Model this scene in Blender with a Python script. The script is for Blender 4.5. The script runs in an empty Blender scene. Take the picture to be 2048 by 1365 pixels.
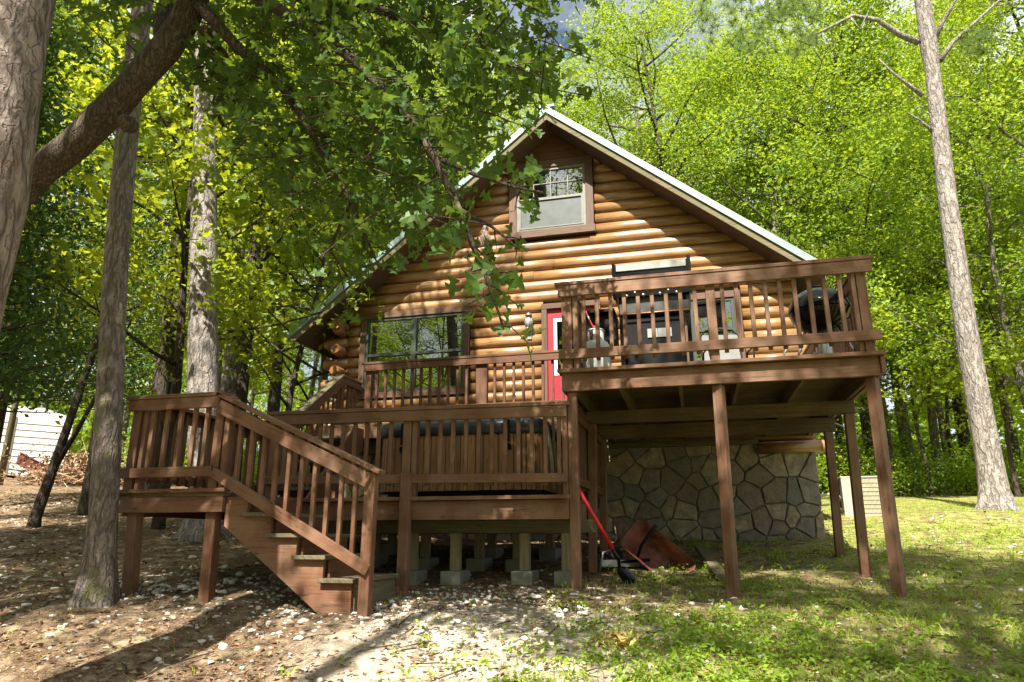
import bpy, math, random
import numpy as np
from mathutils import Vector, Matrix

R = math.radians
random.seed(7)
rng = np.random.default_rng(11)
sc = bpy.context.scene
col = sc.collection

# ------------------------------------------------------------------ camera, sky, sun, exposure
EYE = Vector((0, 0, 1.5))
PSI, PIT, FPX = 14.3, 15.7, 1400.0
cam_d = bpy.data.cameras.new('camera')
cam_d.sensor_width = 36
cam_d.lens = FPX / 2048 * 36
cam_d.clip_end = 600
cam = bpy.data.objects.new('camera', cam_d)
cam.location = EYE
cam.rotation_euler = (R(90 + PIT), 0, R(PSI))
col.objects.link(cam)
sc.camera = cam

SUN_EL, SUN_AZ = 51.0, 3.0          # light travels towards +y, 3 degrees towards +x
w = bpy.data.worlds.new('World')
sc.world = w
w.use_nodes = True
nt = w.node_tree
sky = nt.nodes.new('ShaderNodeTexSky')
sky.sky_type = 'NISHITA'
sky.sun_disc = False
sky.sun_elevation = R(SUN_EL)
sky.sun_rotation = R(180 + SUN_AZ)
sky.dust_density = 4.0
sky.ozone_density = 0.6
bg = nt.nodes['Background']
wc = nt.nodes.new('ShaderNodeTexCoord')
wm = nt.nodes.new('ShaderNodeMapping'); wm.inputs['Scale'].default_value = (1.6, 1.6, 3.2); nt.links.new(wc.outputs['Generated'], wm.inputs[0])
wn = nt.nodes.new('ShaderNodeTexNoise'); wn.inputs['Scale'].default_value = 1.7; wn.inputs['Detail'].default_value = 7; wn.inputs['Roughness'].default_value = .58; nt.links.new(wm.outputs[0], wn.inputs['Vector'])
wr = nt.nodes.new('ShaderNodeValToRGB'); wr.color_ramp.elements[0].position = .34; wr.color_ramp.elements[1].position = .54; nt.links.new(wn.outputs[0], wr.inputs[0])
wx = nt.nodes.new('ShaderNodeMix'); wx.data_type = 'RGBA'; nt.links.new(wr.outputs[0], wx.inputs[0]); nt.links.new(sky.outputs[0], wx.inputs[6]); wx.inputs[7].default_value = (7.5, 7.9, 8.3, 1)
nt.links.new(wx.outputs[2], bg.inputs[0])
bg.inputs[1].default_value = 0.05
sl = bpy.data.lights.new('sun', 'SUN')
sl.energy = 5.0
sl.angle = R(0.5)
sl.color = (1.0, 0.93, 0.82)
so = bpy.data.objects.new('sun', sl)
SD = Vector((math.sin(R(SUN_AZ)) * math.cos(R(SUN_EL)), math.cos(R(SUN_AZ)) * math.cos(R(SUN_EL)), -math.sin(R(SUN_EL))))
so.rotation_euler = SD.to_track_quat('-Z', 'Y').to_euler()
so.location = (0, -10, 30)
col.objects.link(so)
sc.view_settings.view_transform = 'Standard'
sc.view_settings.look = 'None'
sc.view_settings.gamma = 1
sc.view_settings.use_curve_mapping = False
sc.view_settings.exposure = 1.65
sc.cycles.max_bounces = 6
sc.cycles.diffuse_bounces = 3
sc.cycles.transmission_bounces = 4
sc.cycles.transparent_max_bounces = 12
sc.cycles.use_denoising = True

# layout helper: where a sight line at photo pixel (px, py) meets the upright plane y = Y
_ps, _pt = R(PSI), R(PIT)
_fw = Vector((-math.sin(_ps) * math.cos(_pt), math.cos(_ps) * math.cos(_pt), math.sin(_pt)))
_rt = Vector((math.cos(_ps), math.sin(_ps), 0))
_up = _rt.cross(_fw)
def at(px, py, Y):
    d = _fw + _rt * (px - 1024) / FPX + _up * (682.5 - py) / FPX
    return EYE + d * (Y / d.y)

# ground height
_gy = [-60, -25, -8, 0, 3, 5.4, 6.6, 7.8, 8.9, 10.6, 13, 16, 25, 60, 220]
_gz = [-2.2, -1.6, -.75, 0, .46, .90, 1.02, 1.15, 1.30, 1.47, 1.84, 2.14, 2.85, 5.4, 15.0]
def gz(x, y):
    z = np.interp(y, _gy, _gz)
    l = np.clip(-np.asarray(x, float) - 3, 0, None)
    return z + .06 * np.minimum(l, 4) + .05 * np.clip(l - 4, 0, 60) + .012 * np.sin(np.asarray(x) * 2.1 + 1) * np.sin(np.asarray(y) * 1.7)
def G(x, y): return float(gz(x, y))

# ------------------------------------------------------------------ mesh helpers
class MB:
    def __init__(s): s.v = []; s.f = []; s.uv = []; s.sm = []
    def poly(s, pts, uvs=None, smooth=False):
        b = len(s.v); s.v += [tuple(p) for p in pts]
        s.f.append(tuple(range(b, b + len(pts))))
        s.uv += uvs if uvs else [(0, 0)] * len(pts); s.sm.append(smooth)
    def _add(s, vs, fs, uvf, smooth=False):
        b = len(s.v); s.v += [tuple(p) for p in vs]
        for f in fs:
            s.f.append(tuple(i + b for i in f)); s.uv += uvf(f); s.sm.append(smooth)
    def box(s, a, b, ch=0.0):
        """axis box from corner a to corner b, optional chamfer"""
        c = Vector([(a[i] + b[i]) / 2 for i in range(3)]); h = [abs(b[i] - a[i]) / 2 for i in range(3)]
        s.obox(c, h, Matrix.Identity(3), ch)
    def obox(s, c, h, M, ch=0.0):
        c = Vector(c); L = max(range(3), key=lambda i: h[i]); u0, v0 = random.random() * 50, random.random() * 50
        o = [i for i in range(3) if i != L]
        if ch <= 0:
            loc = [Vector((x * h[0], y * h[1], z * h[2])) for x in (-1, 1) for y in (-1, 1) for z in (-1, 1)]
            fs = [(0, 1, 3, 2), (4, 6, 7, 5), (0, 4, 5, 1), (2, 3, 7, 6), (0, 2, 6, 4), (1, 5, 7, 3)]
        else:
            k = min(ch, min(h) * .6); loc = []
            for x in (-1, 1):
                for y in (-1, 1):
                    for z in (-1, 1):
                        loc += [Vector((x * h[0], y * (h[1] - k), z * (h[2] - k))), Vector((x * (h[0] - k), y * h[1], z * (h[2] - k))), Vector((x * (h[0] - k), y * (h[1] - k), z * h[2]))]
            def I(x, y, z, a): return ((x * 4 + y * 2 + z) * 3 + a)
            fs = []
            fs.append((I(0,0,0,0), I(0,0,1,0), I(0,1,1,0), I(0,1,0,0))); fs.append((I(1,0,0,0), I(1,1,0,0), I(1,1,1,0), I(1,0,1,0)))
            fs.append((I(0,0,0,1), I(1,0,0,1), I(1,0,1,1), I(0,0,1,1))); fs.append((I(0,1,0,1), I(0,1,1,1), I(1,1,1,1), I(1,1,0,1)))
            fs.append((I(0,0,0,2), I(0,1,0,2), I(1,1,0,2), I(1,0,0,2))); fs.append((I(0,0,1,2), I(1,0,1,2), I(1,1,1,2), I(0,1,1,2)))
            for y in (0, 1):
                for z in (0, 1):
                    f = (I(0,y,z,1), I(1,y,z,1), I(1,y,z,2), I(0,y,z,2)); fs.append(f if y == z else f[::-1])
            for x in (0, 1):
                for z in (0, 1):
                    f = (I(x,0,z,0), I(x,1,z,0), I(x,1,z,2), I(x,0,z,2)); fs.append(f if x != z else f[::-1])
            for x in (0, 1):
                for y in (0, 1):
                    f = (I(x,y,0,0), I(x,y,1,0), I(x,y,1,1), I(x,y,0,1)); fs.append(f if x == y else f[::-1])
            for x in (0, 1):
                for y in (0, 1):
                    for z in (0, 1):
                        f = (I(x,y,z,0), I(x,y,z,1), I(x,y,z,2)); fs.append(f if (x + y + z) % 2 else f[::-1])
        def uvf(f):
            return [(u0 + loc[i][L], v0 + loc[i][o[0]] + loc[i][o[1]]) for i in f]
        s._add([c + M @ p for p in loc], fs, uvf)
    def beam(s, p, q, wd, ht, ch=0.0, up=(0, 0, 1)):
        """timber from p to q (centre line), wd sideways, ht along up"""
        p, q = Vector(p), Vector(q); d = (q - p); L = d.length; d.normalize()
        sd = d.cross(Vector(up))
        if sd.length < 1e-4: sd = d.cross(Vector((0, 1, 0)))
        sd.normalize(); u = sd.cross(d)
        M = Matrix((d, sd, u)).transposed()
        s.obox((p + q) / 2, (L / 2, wd / 2, ht / 2), M, ch)
    def tube(s, pts, rad, n=8, cap=True, smooth=True, jit=0.0):
        pts = [Vector(p) for p in pts]; m = len(pts)
        if not hasattr(rad, '__len__'): rad = [rad] * m
        b = len(s.v); L = 0; ls = []; ref = None
        u0 = random.random() * 9
        for i, p in enumerate(pts):
            d = (pts[min(i + 1, m - 1)] - pts[max(i - 1, 0)]).normalized()
            if ref is None: ref = d.orthogonal().normalized()
            ref = (ref - d * ref.dot(d)).normalized(); sd = d.cross(ref)
            if i: L += (p - pts[i - 1]).length
            ls.append(L)
            for k in range(n):
                a = 2 * math.pi * k / n; r = rad[i] * (1 + jit * (random.random() - .5))
                s.v.append(tuple(p + (ref * math.cos(a) + sd * math.sin(a)) * r))
        for i in range(m - 1):
            for k in range(n):
                k2 = (k + 1) % n
                s.f.append((b + i * n + k, b + i * n + k2, b + (i + 1) * n + k2, b + (i + 1) * n + k)); s.sm.append(smooth)
                c = 2 * math.pi * max(rad[i], .01)
                s.uv += [(u0 + ls[i], k / n * c), (u0 + ls[i], (k + 1) / n * c), (u0 + ls[i + 1], (k + 1) / n * c), (u0 + ls[i + 1], k / n * c)]
        if cap:
            s.f.append(tuple(b + k for k in range(n))[::-1]); s.sm.append(False); s.uv += [(math.cos(k) * .1, math.sin(k) * .1) for k in range(n)]
            s.f.append(tuple(b + (m - 1) * n + k for k in range(n))); s.sm.append(False); s.uv += [(math.cos(k) * .1, math.sin(k) * .1) for k in range(n)]
    def lathe(s, c, prof, n=24, axis='z', smooth=True):
        """prof: (r, h) pairs round axis through c"""
        c = Vector(c); b = len(s.v); m = len(prof)
        for r, h in prof:
            for k in range(n):
                a = 2 * math.pi * k / n; x, y = r * math.cos(a), r * math.sin(a)
                p = {'z': (x, y, h), 'x': (h, x, y), 'y': (x, h, y)}[axis]
                s.v.append(tuple(c + Vector(p)))
        for i in range(m - 1):
            for k in range(n):
                k2 = (k + 1) % n
                s.f.append((b + i * n + k, b + i * n + k2, b + (i + 1) * n + k2, b + (i + 1) * n + k)); s.sm.append(smooth)
                s.uv += [(prof[i][1], k / n), (prof[i][1], (k + 1) / n), (prof[i + 1][1], (k + 1) / n), (prof[i + 1][1], k / n)]
        for i, fl in ((0, True), (m - 1, False)):
            if prof[i][0] > 1e-4:
                t = tuple(b + i * n + k for k in range(n)); s.f.append(t[::-1] if fl else t); s.sm.append(False); s.uv += [(0, 0)] * n
    def prism(s, poly, y0, y1, plane='xz'):
        """poly in the given plane, extruded along the third axis"""
        def P(a, b, t): return {'xz': (a, t, b), 'yz': (t, a, b), 'xy': (a, b, t)}[plane]
        n = len(poly); b = len(s.v)
        s.v += [P(x, z, y0) for x, z in poly] + [P(x, z, y1) for x, z in poly]
        s.f.append(tuple(b + i for i in range(n))); s.f.append(tuple(b + n + i for i in reversed(range(n)))); s.sm += [False, False]
        s.uv += [(x, z) for x, z in poly] + [(x, z) for x, z in reversed(poly)]
        for i in range(n):
            j = (i + 1) % n; s.f.append((b + i, b + n + i, b + n + j, b + j)); s.sm.append(False)
            l0 = poly[i][0]; l1 = poly[j][0]; s.uv += [(l0, y0), (l0, y1), (l1, y1), (l1, y0)]
    def mesh(s, name, mat):
        me = bpy.data.meshes.new(name); me.from_pydata(s.v, [], s.f)
        uv = me.uv_layers.new(name='UVMap'); uv.data.foreach_set('uv', np.array(s.uv, dtype=np.float32).ravel())
        me.polygons.foreach_set('use_smooth', np.array(s.sm, dtype=bool))
        me.materials.append(mat); me.update(); return me
    def build(s, name, mat, parent=None, label=None):
        return link(s.mesh(name, mat), name, parent, label)

def link(me, name, parent=None, label=None):
    o = bpy.data.objects.new(name, me); col.objects.link(o)
    if parent is not None:
        o.parent = parent; r = parent
        while r.parent is not None: r = r.parent
        og = r.get('org')
        if og is not None: me.transform(Matrix.Translation(-Vector(og)))
    if label: o['label'] = label
    return o
def tag(o, label=None, cat=None, group=None, kind=None):
    if label: o['label'] = label
    if cat: o['category'] = cat
    if group: o['group'] = group
    if kind: o['kind'] = kind
    return o
def thing(name, loc, label, cat, group=None, shift=True):
    """Empty at the base of a thing; with shift, parts are modelled in world coordinates and moved into its frame"""
    o = bpy.data.objects.new(name, None); o.empty_display_size = .2; col.objects.link(o); o.location = loc
    if shift: o['org'] = list(loc)
    return tag(o, label, cat, group)
def copy_tree(o, loc=None, rz=None, scale=None, label=None):
    c = o.copy(); col.objects.link(c)
    for ch in list(o.children):
        d = ch.copy(); col.objects.link(d); d.parent = c
        for g in ch.children:
            e = g.copy(); col.objects.link(e); e.parent = d
    if loc is not None: c.location = loc
    if rz is not None: c.rotation_euler.z = rz
    if scale is not None: c.scale = (scale, scale, scale)
    if label: c['label'] = label
    return c

# ------------------------------------------------------------------ materials
def newmat(name):
    m = bpy.data.materials.new(name); m.use_nodes = True
    t = m.node_tree; return m, t, t.nodes['Principled BSDF']
def N(t, typ, **kw):
    n = t.nodes.new(typ)
    for k, v in kw.items():
        if k in n.inputs: n.inputs[k].default_value = v
        else: setattr(n, k, v)
    return n
def ramp(t, fac, stops):
    r = t.nodes.new('ShaderNodeValToRGB'); e = r.color_ramp.elements
    while len(e) < len(stops): e.new(.5)
    for i, (p, c) in enumerate(stops): e[i].position = p; e[i].color = (*c, 1) if len(c) == 3 else c
    t.links.new(fac, r.inputs[0]); return r
def mixc(t, fac, a, b, mode='MIX'):
    n = t.nodes.new('ShaderNodeMix'); n.data_type = 'RGBA'; n.blend_type = mode
    for sck, val in ((n.inputs[0], fac), (n.inputs[6], a), (n.inputs[7], b)):
        if isinstance(val, (int, float)): sck.default_value = val
        elif isinstance(val, tuple): sck.default_value = (*val, 1) if len(val) == 3 else val
        else: t.links.new(val, sck)
    return n.outputs[2]
def mathn(t, op, a, b=None, c=None, clamp=False):
    n = t.nodes.new('ShaderNodeMath'); n.operation = op; n.use_clamp = clamp
    for i, v in enumerate((a, b, c)):
        if v is None: continue
        if isinstance(v, (int, float)): n.inputs[i].default_value = v
        else: t.links.new(v, n.inputs[i])
    return n.outputs[0]
def bump(t, h, strength, dist, bsdf):
    b = t.nodes.new('ShaderNodeBump'); b.inputs['Strength'].default_value = strength; b.inputs['Distance'].default_value = dist
    t.links.new(h, b.inputs['Height']); t.links.new(b.outputs[0], bsdf.inputs['Normal']); return b
def coords(t, kind='Object', scale=(1, 1, 1), rot=(0, 0, 0)):
    if kind == 'Pos': g = t.nodes.new('ShaderNodeNewGeometry'); out = g.outputs['Position']
    else: g = t.nodes.new('ShaderNodeTexCoord'); out = g.outputs[kind]
    m = t.nodes.new('ShaderNodeMapping'); m.inputs['Scale'].default_value = scale; m.inputs['Rotation'].default_value = rot
    t.links.new(out, m.inputs[0]); return m.outputs[0]
def noise(t, vec, scale, detail=4, rough=.55, dist=0):
    n = t.nodes.new('ShaderNodeTexNoise'); n.inputs['Scale'].default_value = scale; n.inputs['Detail'].default_value = detail
    n.inputs['Roughness'].default_value = rough; n.inputs['Distortion'].default_value = dist
    t.links.new(vec, n.inputs['Vector']); return n.outputs[0]
def island(t):
    g = t.nodes.new('ShaderNodeNewGeometry'); return g.outputs['Random Per Island']

def wood(name, dark, mid, light, rough=.6, wear=None, wearamt=.0, spec=.3, grain=(1.2, 26), bumpd=.003):
    m, t, b = newmat(name)
    uv = coords(t, 'UV', (grain[0], grain[1], 1))
    n1 = noise(t, uv, 2.2, 6, .6, .4)
    uv2 = coords(t, 'UV', (.8, 3, 1)); n2 = noise(t, uv2, 1.5, 3)
    base = ramp(t, n1, [(.28, dark), (.5, mid), (.75, light)]).outputs[0]
    isl = ramp(t, island(t), [(0, (.78, .78, .78)), (1, (1.18, 1.14, 1.1))]).outputs[0]
    base = mixc(t, 1.0, base, isl, 'MULTIPLY')
    if wear:
        p = coords(t, 'Pos'); n3 = noise(t, p, 2.3, 6, .65)
        f = ramp(t, n3, [(.5 - wearamt * .25, (0, 0, 0)), (.72 - wearamt * .25, (1, 1, 1))]).outputs[0]
        base = mixc(t, mathn(t, 'MULTIPLY', f, wearamt), base, wear)
    base2 = mixc(t, mathn(t, 'MULTIPLY', n2, .35), base, dark)
    v = t.nodes.new('ShaderNodeTexVoronoi'); v.inputs['Scale'].default_value = 1.0
    t.links.new(coords(t, 'UV', (2.3, 9, 1)), v.inputs['Vector'])
    kn = ramp(t, v.outputs['Distance'], [(.05, (1, 1, 1)), (.11, (0, 0, 0))]).outputs[0]
    base2 = mixc(t, mathn(t, 'MULTIPLY', kn, .55), base2, tuple(c * .35 for c in dark))
    ck = noise(t, coords(t, 'UV', (.55, 15, 1)), 1.3, 3, .5, .3); ck = mathn(t, 'ABSOLUTE', mathn(t, 'SUBTRACT', ck, .47))
    ck = ramp(t, ck, [(0, (1, 1, 1)), (.012, (0, 0, 0))]).outputs[0]
    base2 = mixc(t, mathn(t, 'MULTIPLY', ck, .65), base2, tuple(c * .3 for c in dark))
    t.links.new(base2, b.inputs['Base Color'])
    b.inputs['Roughness'].default_value = rough; b.inputs['Specular IOR Level'].default_value = spec
    bump(t, n1, .5, bumpd, b); return m

M = {}
M['stain'] = wood('stained_wood', (.085, .034, .017), (.155, .069, .036), (.222, .112, .062), .62, (.28, .175, .11), .6)
M['stain_dark'] = wood('dark_stained_wood', (.08, .034, .016), (.135, .063, .031), (.19, .093, .048), .6)
M['weathered'] = wood('weathered_wood', (.09, .075, .045), (.17, .14, .085), (.26, .22, .14), .8, (.1, .11, .05), .5)
M['legwood'] = wood('pressure_treated_leg', (.17, .14, .08), (.3, .25, .15), (.42, .36, .24), .8)
M['under'] = wood('unpainted_underside_wood', (.09, .06, .03), (.19, .125, .062), (.27, .185, .095), .8, (.06, .05, .03), .6)
M['log'] = wood('varnished_log', (.17, .085, .032), (.34, .195, .08), (.53, .35, .17), .36, (.2, .09, .034), .5, .5, (.7, 12), .002)
M['log'].node_tree.nodes['Principled BSDF'].inputs['Coat Weight'].default_value = .3
M['log'].node_tree.nodes['Principled BSDF'].inputs['Coat Roughness'].default_value = .3
M['logend'] = wood('log_end_grain', (.12, .05, .02), (.26, .12, .045), (.36, .19, .08), .6)
M['board_dark'] = wood('dark_gable_board', (.06, .024, .012), (.12, .05, .024), (.17, .075, .036), .5)
M['tubwood'] = wood('tub_cedar_slat', (.2, .1, .045), (.33, .175, .08), (.42, .24, .12), .5, grain=(.8, 14))
M['trim'] = wood('window_trim_wood', (.07, .04, .025), (.125, .072, .046), (.18, .105, .07), .55)

def plain(name, c, rough=.5, metal=0.0, spec=.5, var=.12, bs=0, coat=0, scale=6.0):
    m, t, b = newmat(name)
    n = noise(t, coords(t, 'Pos'), scale, 5, .6)
    cc = ramp(t, n, [(.3, tuple(max(0, x * (1 - var * 1.6)) for x in c)), (.7, tuple(min(1, x * (1 + var)) for x in c))]).outputs[0]
    t.links.new(cc, b.inputs['Base Color']); b.inputs['Roughness'].default_value = rough; b.inputs['Metallic'].default_value = metal
    b.inputs['Specular IOR Level'].default_value = spec; b.inputs['Coat Weight'].default_value = coat
    if bs:
        n2 = noise(t, coords(t, 'Pos'), scale * 8, 4); bump(t, n2, .6, bs, b)
    return m
M['roof'] = plain('grey_green_metal_roof', (.2, .29, .265), .42, .25, .5, .1)
M['soffit'] = plain('dark_soffit', (.075, .045, .028), .7)
M['black'] = plain('black_enamel', (.006, .006, .007), .16, 0, .3, .3)
M['blackmat'] = plain('black_plastic', (.007, .007, .008), .55, 0, .15, .3)
M['steel'] = plain('brushed_steel', (.55, .55, .53), .33, .9, .5, .1)
M['band'] = plain('dull_steel_band', (.22, .23, .21), .45, .6, .5, .1)
M['label'] = plain('printed_metal_label', (.25, .26, .24), .6, 0, .3, .1)
M['pan'] = plain('sooty_steel', (.07, .068, .065), .45, .6, .4, .3)
M['greymetal'] = plain('grey_metal', (.30, .29, .28), .45, .7, .5, .15)
M['white'] = plain('white_paint', (.75, .74, .7), .5, 0, .4, .05)
M['tank'] = plain('grey_white_tank_paint', (.6, .6, .57), .35, 0, .5, .08)
M['red'] = plain('red_door_paint', (.42, .02, .036), .38, 0, .5, .1)
M['redhandle'] = plain('red_fibreglass', (.62, .02, .03), .35, 0, .5, .1)
M['rust'] = plain('rusty_red_tray', (.16, .045, .028), .6, 0, .4, .5, .002, scale=9)
M['acbeige'] = plain('beige_sheet_metal', (.33, .32, .26), .5, .1, .4, .06)
M['acgrille'] = plain('beige_grille', (.36, .33, .23), .55, .1, .4, .1)
M['dark'] = plain('dark_interior', (.012, .011, .01), .9, 0, .1, .2)
M['blind'] = plain('window_blind_slat', (.13, .1, .07), .6)
M['winframe'] = plain('dark_green_window_frame', (.035, .045, .035), .4)
M['lightframe'] = plain('grey_screen_frame', (.15, .15, .13), .5)
M['vinyl'] = plain('black_spa_cover_vinyl', (.03, .034, .042), .32, 0, .5, .2, .003, scale=4)
M['concrete'] = plain('concrete_block', (.22, .22, .18), .9, 0, .2, .15, .004)
M['mesh_seat'] = plain('grey_sling_fabric', (.16, .16, .15), .8)
M['copper'] = plain('copper_pipe', (.5, .2, .08), .4, .7)
M['tyre'] = plain('black_rubber', (.02, .02, .02), .85, 0, .2)
M['bldg'] = plain('white_siding', (.8, .79, .76), .5, 0, .3, .04)
M['mortar'] = plain('mortar', (.17, .15, .12), .95, 0, .1, .2, .006, scale=5)
M['owl'] = plain('carved_brown_bird', (.22, .15, .12), .7, 0, .3, .6, .003, scale=40)
M['owlwhite'] = plain('pale_bird_breast', (.5, .46, .4), .7, 0, .3, .4, .003, scale=40)
M['hose'] = plain('grey_pipe', (.3, .29, .25), .5)
M['drystalk'] = plain('dry_yellow_leaves', (.5, .38, .12), .8, 0, .2, .3)
M['brick'] = plain('brick_pier', (.3, .12, .07), .9)

# stone, one colour per stone
m, t, b = newmat('field_stone'); M['stone'] = m
cr = ramp(t, island(t), [(0, (.29, .225, .155)), (.22, (.46, .35, .22)), (.4, (.25, .225, .19)), (.55, (.48, .39, .26)), (.7, (.33, .29, .24)), (.85, (.37, .28, .21)), (.93, (.55, .46, .32))])
cr.color_ramp.interpolation = 'CONSTANT'
n = noise(t, coords(t, 'Pos'), 7, 8, .65)
c2 = mixc(t, ramp(t, n, [(.35, (0, 0, 0)), (.7, (1, 1, 1))]).outputs[0], cr.outputs[0], (.17, .155, .13))
t.links.new(c2, b.inputs['Base Color']); b.inputs['Roughness'].default_value = .85
bump(t, noise(t, coords(t, 'Pos'), 9, 9, .7), 1, .05, b)

# window glass: clear pane with a strong mirror component
def glass(name, refl, tint=(.8, .85, .85), rough=0.0):
    m, t, b = newmat(name); t.nodes.remove(b)
    out = t.nodes['Material Output']
    tr = N(t, 'ShaderNodeBsdfTransparent'); tr.inputs[0].default_value = (*tint, 1)
    gl = N(t, 'ShaderNodeBsdfGlossy'); gl.inputs['Roughness'].default_value = rough; gl.inputs[0].default_value = (.9, .93, .93, 1)
    mx = N(t, 'ShaderNodeMixShader'); lw = N(t, 'ShaderNodeFresnel'); lw.inputs[0].default_value = 1.5
    f = mathn(t, 'ADD', lw.outputs[0], refl, clamp=True)
    t.links.new(f, mx.inputs[0]); t.links.new(tr.outputs[0], mx.inputs[1]); t.links.new(gl.outputs[0], mx.inputs[2])
    t.links.new(mx.outputs[0], out.inputs[0]); return m
M['glass'] = glass('window_glass', .15)
M['screen'] = plain('insect_screen', (.075, .085, .085), .5, .2, .4, .15)

def bark(name, dark, mid, light, sx=16, sz=5, lichen=None, dist=.03, soft=.3):
    m, t, b = newmat(name)
    p0 = coords(t, 'Object')
    dn = N(t, 'ShaderNodeTexNoise'); dn.inputs['Scale'].default_value = 9; dn.inputs['Detail'].default_value = 4; t.links.new(p0, dn.inputs['Vector'])
    vm = N(t, 'ShaderNodeVectorMath', operation='MULTIPLY_ADD'); vm.inputs[1].default_value = (.05, .05, .09); t.links.new(dn.outputs[1], vm.inputs[0]); t.links.new(p0, vm.inputs[2])
    vec = vm.outputs[0]
    def ridged(scx, scz, w, seed):
        mp_ = N(t, 'ShaderNodeMapping'); mp_.inputs['Scale'].default_value = (scx, scx, scz); mp_.inputs['Location'].default_value = (seed, seed, seed); t.links.new(vec, mp_.inputs[0])
        nn_ = noise(t, mp_.outputs[0], 1, 2.5, .5); a_ = mathn(t, 'ABSOLUTE', mathn(t, 'SUBTRACT', nn_, .5)); return ramp(t, a_, [(0, (0, 0, 0)), (w, (1, 1, 1))]).outputs[0], mp_.outputs[0]
    e1, mp = ridged(sx * .55, sz * .32, .07, 0); e2, _ = ridged(sx * .7, sz * 1.3, .035, 7)
    e = mathn(t, 'MULTIPLY', e1, mathn(t, 'MULTIPLY_ADD', e2, .45, .55))
    n2 = noise(t, coords(t, 'Object', (30, 30, 12)), 1.5, 6, .7)
    n4 = noise(t, mp, 1.6, 5, .7)
    colr = ramp(t, n4, [(.32, dark), (.48, mid), (.68, light)]).outputs[0]
    colr = mixc(t, mathn(t, 'MULTIPLY', n2, .5), colr, mid)
    c = mixc(t, mathn(t, 'MULTIPLY_ADD', e, 1 - soft, soft), dark, colr)
    if lichen:
        n3 = noise(t, coords(t, 'Object', (3, 3, 1.2)), 1.6, 5, .7)
        c = mixc(t, mathn(t, 'MULTIPLY', ramp(t, n3, [(.56, (0, 0, 0)), (.66, (1, 1, 1))]).outputs[0], .7), c, lichen)
    t.links.new(c, b.inputs['Base Color']); b.inputs['Roughness'].default_value = .9; b.inputs['Specular IOR Level'].default_value = .2
    h = mathn(t, 'ADD', mathn(t, 'MULTIPLY', e, .7), mathn(t, 'MULTIPLY', n2, .5)); bump(t, h, .9, dist, b); return m
M['pinebark'] = bark('pine_bark', (.085, .062, .05), (.19, .145, .12), (.31, .245, .205), 20, 9)
M['pinebark_near'] = bark('large_plated_pine_bark', (.13, .1, .09), (.31, .245, .22), (.46, .385, .35), 15, 7, (.38, .23, .14), .05, .2)
M['oakbark'] = bark('oak_bark', (.04, .03, .022), (.105, .08, .058), (.18, .145, .11), 60, 13, None, .015)
M['palebark'] = bark('pale_pine_bark', (.1, .085, .075), (.26, .23, .205), (.43, .39, .35), 20, 9)
M['mossbark'] = bark('mossy_pine_bark', (.085, .07, .06), (.22, .185, .16), (.34, .295, .26), 26, 10, (.2, .22, .06))
M['greybark'] = bark('grey_bark', (.07, .06, .05), (.17, .15, .125), (.3, .27, .23), 16, 8)
M['darkbark'] = bark('dark_bark', (.03, .024, .018), (.075, .06, .045), (.12, .1, .075), 18, 6)

def leaf(name, a, bcol, c, trans=.45, tcol=(.35, .5, .04), gloss=.022):
    m, t, b = newmat(name); t.nodes.remove(b); out = t.nodes['Material Output']
    oi = N(t, 'ShaderNodeObjectInfo')
    r = mathn(t, 'ADD', mathn(t, 'MULTIPLY', island(t), .55), mathn(t, 'MULTIPLY', oi.outputs['Random'], .45))
    ln = noise(t, coords(t, 'Pos'), .55, 2, .5)
    r = mathn(t, 'ADD', mathn(t, 'MULTIPLY', r, .65), mathn(t, 'MULTIPLY_ADD', ln, 1.3, -.475), clamp=True)
    cc = ramp(t, r, [(.0, a), (.5, bcol), (1, c)]).outputs[0]
    df = N(t, 'ShaderNodeBsdfDiffuse'); t.links.new(cc, df.inputs[0])
    tl = N(t, 'ShaderNodeBsdfTranslucent'); tc = mixc(t, .6, cc, tcol); t.links.new(tc, tl.inputs[0])
    m1 = N(t, 'ShaderNodeMixShader'); m1.inputs[0].default_value = trans
    t.links.new(df.outputs[0], m1.inputs[1]); t.links.new(tl.outputs[0], m1.inputs[2])
    gl = N(t, 'ShaderNodeBsdfGlossy'); gl.inputs['Roughness'].default_value = .5; gl.inputs[0].default_value = (.8, .85, .8, 1)
    m2 = N(t, 'ShaderNodeMixShader'); m2.inputs[0].default_value = gloss
    t.links.new(m1.outputs[0], m2.inputs[1]); t.links.new(gl.outputs[0], m2.inputs[2]); t.links.new(m2.outputs[0], out.inputs[0]); return m
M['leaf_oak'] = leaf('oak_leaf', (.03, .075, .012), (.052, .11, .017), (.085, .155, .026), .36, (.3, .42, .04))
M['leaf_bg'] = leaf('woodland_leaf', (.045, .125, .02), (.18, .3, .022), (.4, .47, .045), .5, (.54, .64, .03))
M['leaf_maple'] = leaf('bright_understory_leaf', (.1, .17, .012), (.17, .25, .018), (.27, .33, .025), .52, (.62, .66, .03))
M['leaf_cedar'] = leaf('cedar_spray', (.018, .05, .014), (.035, .08, .02), (.065, .12, .028), .32, (.2, .32, .04))
M['needle'] = leaf('pine_needle', (.07, .13, .03), (.12, .19, .045), (.2, .26, .07), .35, (.35, .42, .08))
M['grass'] = leaf('grass_blade', (.17, .24, .025), (.3, .37, .04), (.47, .49, .1), .45, (.4, .5, .05))
M['weed'] = leaf('weed_leaf', (.11, .19, .02), (.2, .31, .03), (.33, .4, .05), .45, (.48, .58, .05))
m, t, b = newmat('fallen_brown_leaf'); M['litter'] = m
t.links.new(ramp(t, island(t), [(0, (.06, .03, .018)), (.4, (.16, .085, .045)), (.75, (.27, .16, .085)), (1, (.4, .28, .16))]).outputs[0], b.inputs['Base Color']); b.inputs['Roughness'].default_value = .8
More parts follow.
